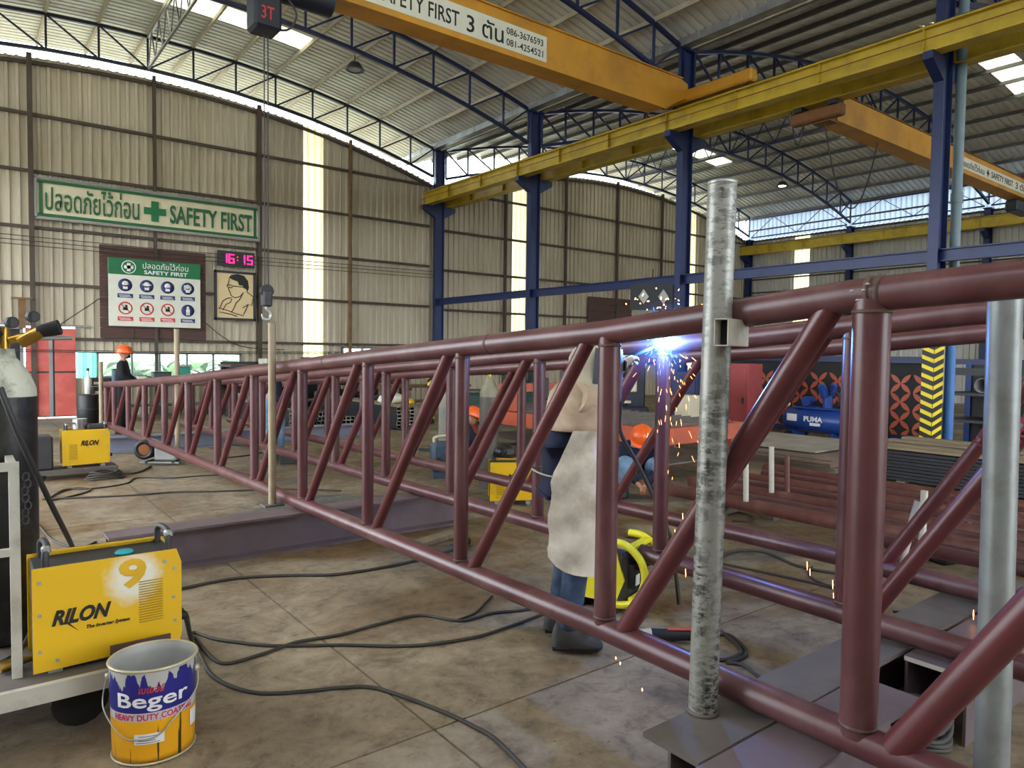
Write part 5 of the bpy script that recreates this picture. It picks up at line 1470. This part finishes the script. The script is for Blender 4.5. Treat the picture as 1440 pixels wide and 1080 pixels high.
m = MB(); m.lathe([(0, 0), (.1, .0), (.12, .05), (.08, .12), (0, .15)], (0, 0, 0), 12, sx=1.2); o = m.build('yellow_cloth', 'machine_yellow'); o.location = (g2_.x+.32, g2_.y+.2, .525); tag(o, 'crumpled yellow cloth on the boards over the right tube bundle', 'cloth')

# cutting table with orange rails and gantry
ct = thing('cutting_table', 'long cutting table with orange side rails behind the trusses', 'table', (7.5, 7.7, 0))
for s in (-1, 1): MB().box((s*.85, 0, .66), (.1, 4.2, .2)).build('side_rail', 'orange_paint', ct)
for y in (-2.05, 2.05): MB().box((0, y, .66), (1.6, .1, .2)).build('end_rail', 'orange_paint', ct)
for k in range(24): MB().box((0, -1.9+k*.165, .74), (1.6, .012, .1)).build('support_slat', 'mill_old', ct)
for x in (-.82, .82):
    for y in (-1.9, 0, 1.9): MB().box((x, y, .28), (.12, .12, .56)).build('leg', 'orange_paint', ct)
MB().box((0, 0, .3), (1.5, 4.0, .02)).build('slag_tray', 'mill_old', ct)
ga = thing('cutting_gantry', 'orange and dark gantry standing across the cutting table', 'gantry', (7.5, 8.6, .765))
for s in (-1, 1): MB().box((s*.85, 0, .15), (.16, .4, .3), bev=.02).build('carriage', 'orange_paint', ga)
MB().box((0, 0, .36), (1.95, .2, .12)).build('bridge', 'orange_paint', ga)
MB().box((-.3, -.14, .34), (.22, .1, .34), bev=.02).build('torch_head', 'dark_grey', ga)
MB().box((.3, -.12, .5), (.3, .2, .24), bev=.02).build('control_box', 'dark_grey', ga)

# cabinets beyond the sparks
def cabinet(label, px, py, w, d, h, mat, dmat, rz=0.0, off=0.0):
    g = onZ(px, py, 0)
    t = thing('cabinet', label, 'cabinet', (g.x, g.y, 0), rz)
    MB().box((0, 0, h/2), (w, d, h), bev=.01).build('body', mat, t)
    dr = MB().box((-w/2-.006, 0, h/2), (.012, d*.9, h*.9)).build('door', dmat, t)
    MB().box((-w/2-.02, -d*.35, h*.5), (.02, .03, .12)).build('handle', 'dark_grey', dr)
    return t
cabinet('dark blue cabinet glimpsed behind the shower of sparks', 966, 622, .5, .8, 1.35, 'navy_steel', 'blue_steel')
cabinet('cream switch box standing between the truss and the tall galvanised post', 965, 630, .3, .32, .95, 'cream_box', 'cream_box')
rc = cabinet('dull red steel cabinet right of the tall galvanised post', 1038, 612, .5, .75, 1.5, 'pink_red', 'pink_red')
MB().box((-.27, .2, 1.05), (.012, .16, .75)).build('cream_panel', 'cream_box', rc)

# black screen with orange petal pattern
ps = thing('petal_screen', 'black steel rack front with orange petal pattern behind the blue compressor', 'screen', (14.85, 8.4, 0))
PL = 5.2
MB().box((.05, 0, .8), (.04, PL, 1.56)).build('back_panel', M('matt_black', (26, 26, 28), .7), ps)
MB().box((0, 0, 1.62), (.14, PL+.1, .13)).build('top_rail', 'navy_steel', ps)
MB().box((0, 0, .06), (.14, PL+.1, .12)).build('bottom_rail', 'navy_steel', ps)
cs = .43
n = 9; ln = cs*.62; pet = []
for k in range(n+1): u = k/n; pet.append((ln*u, .046*math.sin(PI*u)**.8))
for k in range(n-1, 0, -1): u = k/n; pet.append((ln*u, -.046*math.sin(PI*u)**.8))
pm = {}
for a in (45, 135, 225, 315):
    c_, s_ = math.cos(math.radians(a)), math.sin(math.radians(a))
    q_ = MB(); q_.prism([(x*c_-y*s_, x*s_+y*c_) for x, y in pet], (0, 0, 0), (0, -1, 0), (0, 0, 1), .02); pm[a] = q_.mesh('petal', 'orange_paint')
for i in range(12):
    for j in range(4):
        cy_ = -PL/2+.2+cs*(i+.5); cz_ = .13+cs*(j*.85+.0)+.1
        for a in (45, 135, 225, 315):
            if j == 3 and a in (45, 135): continue
            share('petal', pm[a], ps, (.02, cy_-cs*.06*(1 if a in (45, 315) else -1), cz_))

# blue air compressor
g = onZ(1160, 620, 0)
ac = thing('air_compressor', 'blue belt-driven air compressor with round tank near the petal screen', 'compressor', (g.x-.3, g.y, 0), math.radians(-98)); ac.scale = (1.15, 1.15, 1.15)
MB().tube([(-.62, 0, .36), (-.6, 0, .36), (-.54, 0, .36), (.54, 0, .36), (.6, 0, .36), (.62, 0, .36)], [.05, .14, .2, .2, .14, .05], 24).build('tank', 'compressor_blue', ac)
for x in (-.4, .4):
    MB().box((x, 0, .11), (.06, .34, .14)).build('tank_foot', 'compressor_blue', ac)
for x, y in ((-.42, -.2), (-.42, .2), (.42, 0)): MB().tube([(x, y-.02, .085), (x, y+.02, .085)], .085, 16).build('wheel', 'rubber', ac)
MB().box((0, 0, .575), (.8, .24, .03)).build('mount_plate', 'compressor_blue', ac)
MB().tube([(.18, 0, .59), (.18, 0, .8)], .08, 12).build('crankcase', 'compressor_blue', ac)
for y in (-.09, .09):
    cb = MB(); cb.tube([(.18, y, .78), (.18, y*1.9, .98)], .055, 12)
    for q_ in range(5): cb.tube([(.18, y*(1+.15*q_), .8+.033*q_), (.18, y*(1+.15*q_)+.005, .808+.033*q_)], .075, 12)
    cb.build('cylinder_head', 'compressor_blue', ac)
MB().tube([(-.2, -.06, .68), (-.2, .12, .68)], .085, 16).build('motor', 'compressor_blue', ac)
MB().ring((.18, .14, .72), (.18, .18, .72), .15, .11, 24).build('flywheel', 'dark_grey', ac)
MB().tube([(-.5, -.12, .62), (-.5, -.15, .62)], .04, 14).build('pressure_gauge', 'print_white', ac)
m = MB(); put_text(m, 'PUMA', (-.12, -.203, .35), EX, EZ, .36, .09, .025, 0, 1, .004); m.build('lettering', 'print_white', ac)
for x in (-.36, .1): MB().box((x, -.204, .31 if x > 0 else .4), (.2, .004, .05 if x > 0 else .12)).build('label', 'print_white', ac)

# rack with pipes at the right
rr_ = thing('pipe_rack', 'blue steel rack with grey shelves at the right edge behind the posts', 'rack', (15.2, 3.9, 0))
for y in (-1.6, 1.6):
    for x in (-.5, .5): MB().box((x, y, .82), (.1, .1, 1.64)).build('upright', 'compressor_blue', rr_)
MB().box((-.5, 0, 1.6), (.1, 3.3, .1)).build('top_beam', 'navy_steel', rr_); MB().box((-.5, 0, .06), (.1, 3.3, .12)).build('bottom_beam', 'grey_paint', rr_)
MB().box((0, 0, .5), (1.1, 3.3, .05)).build('shelf', 'dark_grey', rr_); MB().box((0, 0, 1.0), (1.1, 3.3, .05)).build('shelf', 'dark_grey', rr_); MB().box((.52, 0, .8), (.02, 3.3, 1.6)).build('back_sheet', 'dark_grey', rr_)
MB().box((-.48, 0, 1.42), (.03, 3.2, .14)).build('face_board', 'dark_grey', rr_)
for i, (y, z, r) in enumerate(((1.05, 1.17, .14), (.6, 1.12, .09), (-.1, 1.12, .09), (.2, .62, .09), (-.5, .62, .09), (.9, .62, .09))):
    o = thing('steel_pipe', 'grey steel pipe on the '+('upper' if z > 1 else 'lower')+' shelf of the blue rack, '+('large, leftmost', 'second from the left', 'third from the left', 'middle one', 'rightmost', 'leftmost')[i], 'steel pipe', (14.75, 3.9+y, z), 0, 'pipes on the blue rack')
    MB().ring((0, 0, 0), (.95, 0, 0), r, r*.88, 20).build('pipe_wall', 'grey_paint', o)

# long stack of steel sections and the plate stack left of it
ssk = thing('steel_stack', 'high stack of long dark steel sections with timber on top at the right', 'steel stack', (10.7, 2.2, 0))
for k in range(9):
    MB().box((random.uniform(-.02, .02), 0, .045+k*.044), (1.75, 5.2, .036)).build('section_layer', 'stack_steel', ssk)
for y in (-2, 0, 2): MB().box((0, y, .012), (1.8, .1, .024)).build('bearer', 'timber', ssk)
for x in (-.8, -.45, .1, .6): MB().box((x, .1, .455), (.2, 5.0, .03)).build('top_board', 'timber', ssk)
psk = thing('plate_stack', 'low stack of brownish steel plates left of the dark section stack', 'steel stack', (10.6, 6.35, 0))
for k in range(5): MB().box((random.uniform(-.06, .06), random.uniform(-.05, .05), .03+k*.052), (2.1, 2.7, .046)).build('plate', M('plate_brown', (128, 112, 98), .7, .1, .2, 3), psk)
MB().box((0, .1, .29), (1.9, 2.3, .02)).build('top_plate', M('plate_pale', (160, 152, 140), .6, .1, .2, 3), psk)
for i, (x, y, rz) in enumerate(((9.75, 6.6, .3), (10.5, 7.1, -.5))):
    tag(MB().box((0, 0, .02), (.09, .5, .04)).build('timber_offcut', 'timber'), ('pale timber offcut on the plate stack near the compressor', 'second timber offcut further back on the plate stack')[i], 'timber')
    bpy.data.objects[-1] if False else None
o_ = [o for o in COL.objects if o.name.startswith('timber_offcut')]
for o, (x, y, rz) in zip(o_, ((9.95, 6.6, .3), (10.5, 7.1, -.5))): o.location = (x, y, .3); o.rotation_euler = (0, 0, rz)

# red pipes lying on low stands between truss and stacks
PP = [(5.42, 2.6), (5.72, 4.6), (5.98, 4.3), (6.3, 4.7), (6.66, 4.4), (7.0, 4.6), (7.38, 4.5), (7.75, 4.7)]
ORD = 'nearest second third fourth fifth sixth seventh farthest'.split()
for i, (p, te_) in enumerate(PP):
    base = TP(p, te_, .3)
    o = thing('red_pipe', 'red-brown pipe lying on low stands right of the trusses, '+ORD[i]+' of eight', 'steel pipe', base, 0, 'red-brown pipes on low stands')
    r = .05+.012*(i % 2)
    ln_ = te_+3.2
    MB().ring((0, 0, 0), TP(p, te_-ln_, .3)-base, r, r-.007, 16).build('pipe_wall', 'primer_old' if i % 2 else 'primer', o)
for j, t_ in enumerate((-1.6, 1.2, 3.9)):
    a, b = TP(5.15, t_, .11), TP(8.0, t_, .11)
    o = thing('low_stand', 'low steel bearer under the red pipes, '+('nearest to the camera', 'middle one', 'farthest from the camera')[j], 'stand', (a+b)/2-Vector((0, 0, .11)), 0, 'bearers under the red pipes')
    c = o.location
    MB().bar(a-c+Vector((0, 0, .1)), b-c+Vector((0, 0, .1)), .1, .06).build('beam', 'mill_old', o)
    for q_ in (.1, .5, .9): MB().box(tuple(a.lerp(b, q_)-c+Vector((0, 0, -.02))), (.12, .12, .18)).build('block', 'mill_old', o)
# white stakes and props among the pipes
for px, y0_, y1_, lean, zb_, lab, mt in ((1049, 702, 636, 0, .36, 'short white prop standing beside the pipes near the tall post', 'white_paint'), (1085, 690, 628, 0, .36, 'white prop behind the pipe joint near the plate stack', 'white_paint'), (1107, 690, 640, 0, .36, 'short red pipe stub standing upright among the pipes', 'primer_old'), (1266, 790, 705, 26, .425, 'leaning white prop behind the big upright of the nearest truss', 'white_paint'), (1297, 757, 690, 3, .36, 'flat white prop right of the leaning one', 'white_paint')):
    g = onZ(px, y0_, zb_); Z = (g-CAM).dot(FW); t_ = at(px+lean, y1_, Z)
    m = MB(); m.tube([(0, 0, -.02), tuple(t_-g)], .024, 12)
    o = m.build('short_prop', mt); o.location = g; tag(o, lab, 'prop', 'short props among the pipes')
# torch unit on the floor among them
g = onZ(1340, 792, 0)
tu = thing('feeder_unit', 'small black unit with white bottle and hose among the red pipes', 'machine', (g.x, g.y, 0), math.radians(-20))
MB().box((-.07, .05, .1), (.16, .2, .2), bev=.02).build('case', 'black', tu)
MB().lathe([(0, 0), (.045, 0), (.045, .15), (.02, .2), (.015, .24), (0, .24)], (.08, -.02, 0), 14).build('bottle', 'print_white', tu)
MB().tube(spline([(.08, -.02, .24), (.12, -.03, .34), (.16, -.06, .2), (.1, -.12, .02)], 5), .009, 6).build('hose', 'cable', tu)
# loose open pipe, plank, small box
a = onZ(881, 748, .05); b = onZ(985, 752, .05)
o = thing('loose_pipe', 'tan open-ended pipe lying on the floor behind the welder', 'steel pipe', (a.x, a.y, 0)); d = b-a
MB().ring((0, 0, .062), (d.x, d.y, .062), .06, .052, 20).build('pipe_wall', 'timber', o)
MB().tube([(d.x*.02, d.y*.02, .062), (d.x*.021, d.y*.021, .062)], .052, 16).build('bore_shade', 'black', o)  # black disc paints the shade inside the open pipe
g = onZ(614, 760, 0)
o = MB().box((0, 0, .02), (.5, .13, .04)).build('timber_plank', 'timber'); o.location = g; o.rotation_euler = (0, 0, math.radians(18)); tag(o, 'short timber plank on the floor under the nearest truss', 'plank')
g = onZ(632, 768, 0)
o = thing('hand_grinder', 'small dark hand grinder lying beside the timber plank', 'grinder', g + Vector((.06, -.1, 0)), .4)
MB().tube([(-.08, 0, .035), (.1, 0, .035)], .03, 10).build('body', 'rubber', o); MB().tube([(-.1, 0, .05), (-.1, 0, .01)], .045, 14).build('disc', 'dark_grey', o)
g = onZ(404, 652, 0)
o = thing('small_box', 'small dark box with cyan lid on the floor behind the thin post', 'box', g, math.radians(-20))
MB().box((0, 0, .06), (.22, .16, .12), bev=.01).build('body', 'dark_grey', o); MB().box((0, 0, .125), (.2, .14, .012)).build('lid', 'slate_blue', o)

# black screen and brown boards near the third column
g = onY(858, 430, WALL_Y-.16)
o = thing('wood_panel', 'brown board panel on the right bay wall behind the sparks', 'panel', (g.x, WALL_Y-.16, g.z-1.1))
for k in range(5): MB().box((0, 0, .14+k*.28), (2.4, .03, .272)).build('board', 'brown_board', o)
g = at(918, 418, 15.2)
o = thing('notice_display', 'dark display board with pale diamond prints behind the rising sparks', 'display', (g.x, g.y, g.z-.35), math.radians(-40))
MB().box((0, 0, .35), (.95, .05, .55)).build('board', 'black', o)
for x in (-.2, .22): MB().prism([(0, -.16), (.11, 0), (0, .16), (-.11, 0)], (x, -.027, .36), EX, EZ, .004).build('diamond_print', 'paint_grey', o)
MB().tube([(0, .03, .62), (0, .03, .95)], .012, 6).build('hanger', 'cable', o)

# left background: bench, stacked crates and bottle by the red door
o = thing('work_bench', 'dark work bench under the low window at the back wall', 'bench', (3.95, 18.9, 0))
MB().box((0, 0, .78), (2.4, .7, .06)).build('top', 'dark_grey', o)
for x in (-1.1, 0, 1.1):
    for y in (-.3, .3): MB().box((x, y, .375), (.07, .07, .75)).build('leg', 'dark_grey', o)
MB().box((0, 0, .3), (2.3, .6, .04)).build('shelf', 'dark_grey', o)
for i, (x, w, h, mt, nm) in enumerate(((3.0, .3, .35, 'slate_blue', 'slate blue'), (3.45, .2, .2, 'cream_box', 'cream'), (3.9, .4, .28, 'dark_grey', 'dark grey'), (4.4, .26, .4, 'green_sheet', 'green'), (4.85, .3, .22, 'orange_paint', 'orange'))):
    t_ = thing('bench_bin', nm+' tool bin on the bench under the low window', 'bin', (x, 18.85, .81))
    MB().box((0, 0, h/2), (w, .3, h), bev=.015).build('body', mt, t_); MB().box((0, 0, h+.008), (w+.02, .32, .016)).build('lid', 'dark_grey', t_)
for k in range(5):
    t_ = thing('stacked_crate', 'black open crate in the stack right of the red door, '+('lowest', 'second from below', 'middle', 'second from top', 'topmost')[k], 'crate', (2.48, 17.9, .02+k*.2), .1*(k % 2), 'black crates stacked by the red door')
    MB().box((0, 0, .02), (.36, .36, .03)).build('bottom', 'black', t_)
    for s in (-1, 1):
        MB().box((s*.17, 0, .1), (.02, .36, .17)).build('side', 'black', t_); MB().box((0, s*.17, .14), (.36, .02, .08)).build('rim_side', 'black', t_)
t_ = thing('spray_bottle', 'tall white bottle standing on a dark drum before the green sheet', 'bottle', (1.86, 14.9, .82))
MB().lathe([(0, 0), (.055, 0), (.055, .26), (.02, .34), (.018, .42), (0, .42)], seg=14).build('bottle', 'print_white', t_); MB().tube([(0, 0, .42), (0, 0, .47)], .024, 10).build('cap', 'dark_grey', t_)
t_ = thing('steel_drum', 'dark steel drum right of the red door', 'drum', (1.86, 14.9, 0))
MB().lathe([(0, 0), (.17, 0), (.17, .8), (.16, .81), (0, .81)], seg=22).build('shell', 'black', t_)
for z in (.27, .54): MB().ring((0, 0, z), (0, 0, z+.02), .178, .165, 22).build('hoop', 'dark_grey', t_)

# plants outside the low windows
for i, (x, y, s) in enumerate(((3.7, 21.2, 1.5), (4.6, 21.5, 1.5), (5.5, 21.2, 1.5), (6.4, 21.6, 1.5), (7.4, 21.3, 1.4), (9.6, 22.0, 1.3), (11.2, 22.3, 1.3))):
    t_ = thing('broad_leaf_plant', 'green broad-leaved plant outside the low windows, '+('leftmost', 'second', 'third', 'fourth', 'fifth', 'sixth', 'rightmost')[i]+' along the wall', 'plant', (x, y, -.15), 0, 'plants outside the windows')
    MB().tube([(0, 0, 0), (.03, 0, .9*s)], [.05, .025], 8).build('stem', 'foliage', t_)
    for k in range(16):
        a = k*2.4+i; r = .6*s; z0_ = .2+.045*k; rows = []
        for j in range(7):
            u = j/6; w = .13*s*math.sin(PI*min(1, u*.95+.04))**.7
            c = Vector((math.cos(a)*r*u, math.sin(a)*r*u, z0_*s+.55*s*u-.55*s*u*u)); sd = Vector((-math.sin(a), math.cos(a), 0))
            rows.append([c+sd*w, c+Vector((0, 0, -.02)), c-sd*w])
        MB().grid(rows).build('leaf', 'foliage', t_)

# ================================================================== CABLES ON THE FLOOR
SOCK = Vector((ml.x+.6, 3.6, ml.z+.1))
def cable(label, pts, r=.0095, mat='cable', start=None):
    P = [onZ(x, y, r) for x, y in pts]
    if start is not None: P = [start, start.lerp(P[0], .35)+Vector((0, 0, .03)), start.lerp(P[0], .75)-Vector((0, 0, .05))]+P
    m = MB(); m.tube(spline(P, 6), r, 7); return tag(m.build('floor_cable', mat, loc=P[0]), label, 'cable', 'welding cables on the floor')
cable('dark welding cable running straight from the numbered machine towards the welder', [(272, 889), (300, 898), (333, 903), (383, 908), (480, 907), (580, 908), (663, 897), (713, 882), (752, 868), (800, 850), (835, 845)], start=SOCK)
cable('dark welding cable dipping and rising again between machine and truss', [(274, 897), (293, 920), (317, 933), (367, 920), (417, 903), (480, 892), (530, 878), (590, 865), (647, 873), (693, 862), (735, 858), (780, 848), (822, 842)], start=SOCK+Vector((0, .1, 0)))
cable('long dark cable curving from the pail to the bottom edge', [(276, 905), (293, 943), (320, 963), (367, 975), (430, 972), (480, 967), (530, 968), (613, 997), (663, 1020), (697, 1040), (742, 1085)], start=SOCK+Vector((0, .02, -.02)))
cable('thin cable rising from the two welding cables to the truss', [(640, 873), (668, 862), (682, 848), (692, 838)], .007)
cable('cable lying along the foot of the mauve H-beam', [(225, 836), (262, 826), (333, 813), (410, 809), (480, 807), (577, 790), (640, 772)], .011)
cable('thin cable lying across the floor in front of the wire feeder', [(60, 702), (110, 700), (193, 696), (243, 692), (300, 691), (400, 688), (480, 690)], .01)
cable('wavy cable between trolley and truss', [(77, 695), (93, 688), (130, 687), (177, 680), (193, 672), (243, 672), (300, 668), (350, 668)], .009)
cable('short cable from the low trolley to the wire feeder', [(146, 664), (175, 666), (195, 664), (212, 656)], .014)
cable('brown looped cable in front of the low trolley', [(66, 705), (90, 700), (115, 694), (128, 688), (110, 686), (85, 692), (70, 700)], .009)
cable('cable lying left of the cart towards the red door', [(52, 735), (75, 760), (110, 770), (135, 762)], .009)
cable('looped cable behind the tall galvanised post', [(1003, 880), (1035, 905), (1040, 920), (1010, 928), (985, 915), (1000, 895), (1025, 893), (1046, 910), (1048, 922), (1022, 932)], .011)
cable('cable running from the loop to the grey H-beam', [(1022, 932), (1045, 935), (1065, 950), (1084, 962)], .01)
cable('dark cable arching over the floor between the middle and rear trusses', [(1012, 786), (1030, 776), (1075, 776), (1120, 795), (1175, 806), (1240, 812)], .011)
cable('thin straight cable under the middle truss', [(1012, 792), (1090, 808), (1165, 825), (1178, 830)], .009)
cable('small cable loop beside the falling sparks', [(1142, 797), (1138, 808), (1150, 818), (1178, 826), (1200, 820)], .009)
cable('thin cable right of the big upright on the floor', [(1256, 860), (1300, 863), (1350, 867), (1372, 864), (1348, 855), (1342, 850), (1360, 848)], .009)
cable('small cable coil near the short white prop', [(1023, 724), (1040, 720), (1058, 727), (1050, 733), (1030, 732)], .01)
cable('cables running below the far H-beam', [(290, 622), (330, 626), (380, 632), (350, 640), (300, 645)], .01)
for k in range(5):
    cx_, cy_ = 3.2, 1.25
    m = MB(); m.tube([(cx_+.13*math.cos(a)*(1+.1*k), cy_+.1*math.sin(a), .03+.035*k+.02*math.sin(2*a+k)) for a in [2*PI*q_/20 for q_ in range(21)]], .012, 6, cap=False)
    tag(m.build('coiled_cable', 'cable', loc=(cx_, cy_, 0)), 'turn of the dark cable coil in the gap between the H-beams, '+('lowest', 'second', 'middle', 'fourth', 'topmost')[k], 'cable', 'cable coil between the beams')
for k in range(4):
    cx_, cy_ = 1.45, 10.2
    m = MB(); m.tube([(cx_+(.22-.02*k)*math.cos(a), cy_+(.12)*math.sin(a), .02+.024*k+.01*math.sin(3*a+k)) for a in [2*PI*q_/20 for q_ in range(21)]], .013, 6, cap=False)
    tag(m.build('coiled_cable', 'cable', loc=(cx_, cy_, 0)), 'turn of the black cable coil before the low trolley, '+('lowest', 'second', 'third', 'topmost')[k], 'cable', 'cable coil before the trolley')

# ================================================================== WELDING ARC AND SPARKS
AC = at(932, 481, 4.25)
arc = MB().lathe([(0, -.016), (.012, -.011), (.016, 0), (.012, .011), (0, .016)], (0, 0, 0), 12).build('welding_arc', glow('arc_white', (170, 205, 255), 50)); arc.location = AC
tag(arc, 'blinding blue-white welding arc at the joint of the middle truss', 'arc')
pl = bpy.data.lights.new('arc_light', 'POINT'); pl.energy = 34; pl.color = (.1, .3, 1.0); pl.shadow_soft_size = .03
plo = bpy.data.objects.new('arc_light', pl); COL.objects.link(plo); plo.location = AC
rs = random.Random(3)
def streaks(n, gen, mat, label):
    m = MB()
    for _ in range(n):
        p, d, r = gen(); m.tube([p, p+d*.5, p+d], [r*.5, r, r*.3], 4, cap=False)
    c = m.build('weld_sparks', mat, loc=AC); return tag(c, label, 'sparks', kind='stuff')
def near():
    a = rs.uniform(0, 2*PI); e = rs.uniform(-1, .5); u = RT*math.cos(a)+UP*math.sin(a)+FW*rs.uniform(-.6, .3); u.normalize()
    k = abs(rs.gauss(0, .07))+.02; return AC+u*k, u*rs.uniform(.012, .04), rs.uniform(.0005, .0011)
streaks(170, near, glow('starburst_blue', (96, 150, 255), 5), 'dense burst of blue-white streaks mimicking the star-burst glare of the welding arc')  # glowing streaks stand in for the star-burst of the arc
def falling():
    x = rs.gauss(945, 24); y = 500+abs(rs.gauss(0, 75)); Z = rs.uniform(4.1, 4.6); p = at(x, y, Z)
    d = (p-AC).normalized()*.8+Vector((rs.uniform(-.4, .4), rs.uniform(-.4, .4), -.4)); return p, d*rs.uniform(.015, .035), rs.uniform(.0006, .0014)
streaks(60, falling, glow('spark_orange', (255, 150, 80), 7), 'orange sparks falling below the welding arc')
def rising():
    x = rs.gauss(925, 26); y = rs.gauss(425, 11); p = at(x, y, rs.uniform(4.3, 4.7))
    d = Vector((rs.uniform(-1, 1), rs.uniform(-1, 1), rs.uniform(-1, 1))); return p, d*rs.uniform(.008, .018), rs.uniform(.0025, .0055)
streaks(26, rising, 'spark_orange', 'pinkish orange sparks flying above the top pipe')
LS = iter([(1135, 790, .06, 4.9), (1139, 800, .05, 4.9), (1171, 816, .05, 3.9), (1172, 834, .06, 3.9), (1174, 848, .05, 3.9), (1369, 858, .05, 3.6), (964, 800, .05, 4.1), (866, 924, .012, 3.4), (872, 931, .014, 3.4), (903, 968, .014, 3.3), (960, 722, .05, 4.5), (949, 745, .04, 4.5), (1015, 722, .03, 4.6), (937, 570, .03, 4.2), (862, 600, .05, 4.5)])
def drops():
    x, y, l, Z = next(LS); return at(x, y, Z), Vector((.1*l, 0, -l)), .004 if l < .02 else .0028
streaks(15, drops, 'spark_orange', 'single glowing sparks dropping to the floor around the trusses')
fm = bpy.data.materials.new('arc_glow_fume'); fm.use_nodes = True  # haze volume added to spread a glow around the arc
N = fm.node_tree.nodes; L = fm.node_tree.links; N.remove(N['Principled BSDF'])
vs = N.new('ShaderNodeVolumeScatter'); vs.inputs['Color'].default_value = (.6, .78, 1, 1); vs.inputs['Anisotropy'].default_value = .3
tcn = N.new('ShaderNodeTexCoord'); ln_ = N.new('ShaderNodeVectorMath'); ln_.operation = 'LENGTH'; L.new(tcn.outputs['Object'], ln_.inputs[0])
mr = N.new('ShaderNodeMapRange'); mr.inputs['From Min'].default_value = 0; mr.inputs['From Max'].default_value = .26; mr.inputs['To Min'].default_value = .36; mr.inputs['To Max'].default_value = 0
L.new(ln_.outputs['Value'], mr.inputs['Value']); L.new(mr.outputs['Result'], vs.inputs['Density']); L.new(vs.outputs[0], N['Material Output'].inputs['Volume'])
MATS['fume'] = fm
fu = MB().lathe([(.27*math.cos(a), .27*math.sin(a)) for a in [-PI/2+PI*k/14 for k in range(15)]], (0, 0, 0), 24).build('arc_glow_fume', 'fume'); fu.location = AC
tag(fu, 'thin bluish fume added for the glow around the welding arc', 'fume', kind='stuff')

# ================================================================== DARK MACHINERY FURTHER BACK
def machine_block(label, loc, rz, w, d, h, mat, trim):
    t = thing('workshop_machine', label, 'machine', loc, rz)
    MB().box((0, 0, h*.22), (w, d, h*.44), bev=.03).build('bed', mat, t)
    MB().box((-w*.36, .05*d, h*.7), (w*.22, d*.8, h*.56), bev=.03).build('side_frame', mat, t)
    MB().box((w*.36, .05*d, h*.7), (w*.22, d*.8, h*.56), bev=.03).build('side_frame', mat, t)
    MB().box((0, .1*d, h*.86), (w*.9, d*.5, h*.26), bev=.03).build('top_beam', mat, t)
    MB().box((0, -d*.3, h*.5), (w*.6, d*.3, .05)).build('work_table', trim, t)
    MB().box((w*.3, -d*.42, h*.74), (.22, .12, .3), bev=.02).build('control_panel', trim, t)
    return t
M('machine_green', (38, 62, 56), .5, .05, .15); M('machine_dark', (44, 48, 60), .5, .1, .15)
machine_block('dark green press machine standing behind the grey gas cylinder', (10.1, 13.7, 0), math.radians(-35), 2.4, 1.0, 1.55, 'machine_green', 'dark_grey')
machine_block('dark blue-grey machine behind the cutting table and the welder', (10.3, 10.2, 0), math.radians(-40), 1.7, .9, 1.45, 'machine_dark', 'cream_box')
g = at(606, 540, 16.5)
t_ = thing('hazard_bollard', 'yellow and black chevron bollard behind the tube bundles', 'bollard', (g.x, g.y, 0), math.radians(-30))
MB().box((0, 0, .6), (.16, .16, 1.2)).build('post', 'black', t_)
for k in range(7):
    MB().prism([(-.08, 0), (0, .06), (.08, 0), (.08, .07), (0, .13), (-.08, .07)], (0, -.086, .1+k*.155), EX, EZ, .005).build('chevron', 'hazard_yellow', t_)
rk2 = thing('material_rack', 'dark cantilever rack with long steel sections behind the tube bundles', 'rack', (9.0, 16.3, 0), math.radians(-5))
for x in (-1.2, .2, 1.6):
    MB().box((x, .3, .75), (.1, .1, 1.5)).build('upright', 'girt', rk2)
    for z in (.3, .7, 1.1): MB().box((x, 0, z), (.07, .6, .06)).build('arm', 'girt', rk2)
for i in range(9):
    z = (.36, .76, 1.16)[i % 3]; y = -.2+.16*(i//3)
    c_ = ('rusty brown', 'dark grey', 'pale dusty')[i//3]
    o = MB().box((0, 0, 0), (3.6, .1, .06+.02*(i % 2))).build('steel_section', ('rust_post', 'stack_steel', 'timber')[i//3]); o.location = rk2.location+Matrix.Rotation(math.radians(-5), 3, 'Z') @ Vector((.2, y, z+.01)); o.rotation_euler = (0, 0, math.radians(-5))
    tag(o, c_+' long steel section on the '+('lowest', 'middle', 'top')[i % 3]+' arms of the cantilever rack', 'steel section', 'sections on the cantilever rack')
# loose dark bars and cable heap on the floor between cylinder and cutting table
for i, (x0_, y0_, x1_, y1_) in enumerate(((722, 612, 790, 606), (700, 625, 780, 622), (735, 640, 800, 628), (590, 632, 668, 640))):
    a, b = onZ(x0_, y0_, .02), onZ(x1_, y1_, .02)
    m = MB(); m.bar(a+Vector((0, 0, .005)), b+Vector((0, 0, .005)), .07, .04); o = m.build('flat_bar', ('stack_steel', 'mill_old', 'primer_old', 'stack_steel')[i], loc=a)
    tag(o, ('dark flat bar lying below the orange table rail', 'grey flat bar lying beside the grey gas cylinder', 'red-brown flat bar lying nearest to the yellow machine', 'dark flat bar lying left of the slate blue case')[i], 'steel bar', 'loose bars on the floor')
for k in range(5):
    c_ = onZ(700+k*9, 668-k*2, .02); m = MB()
    m.tube([c_+Vector((.2*math.cos(a)*(1+.1*k), .14*math.sin(a+k), .03*k+.05*math.sin(2*a+k)+.04)) for a in [2*PI*q_/18 for q_ in range(19)]], .011, 6, cap=False)
    tag(m.build('coiled_cable', ('cable', 'rust_post')[k % 2], loc=c_), ('lowest', 'second', 'middle', 'fourth', 'topmost')[k]+' turn of the tangled cable heap behind the yellow machine at the grey cylinder', 'cable', 'cable heap at the grey cylinder')
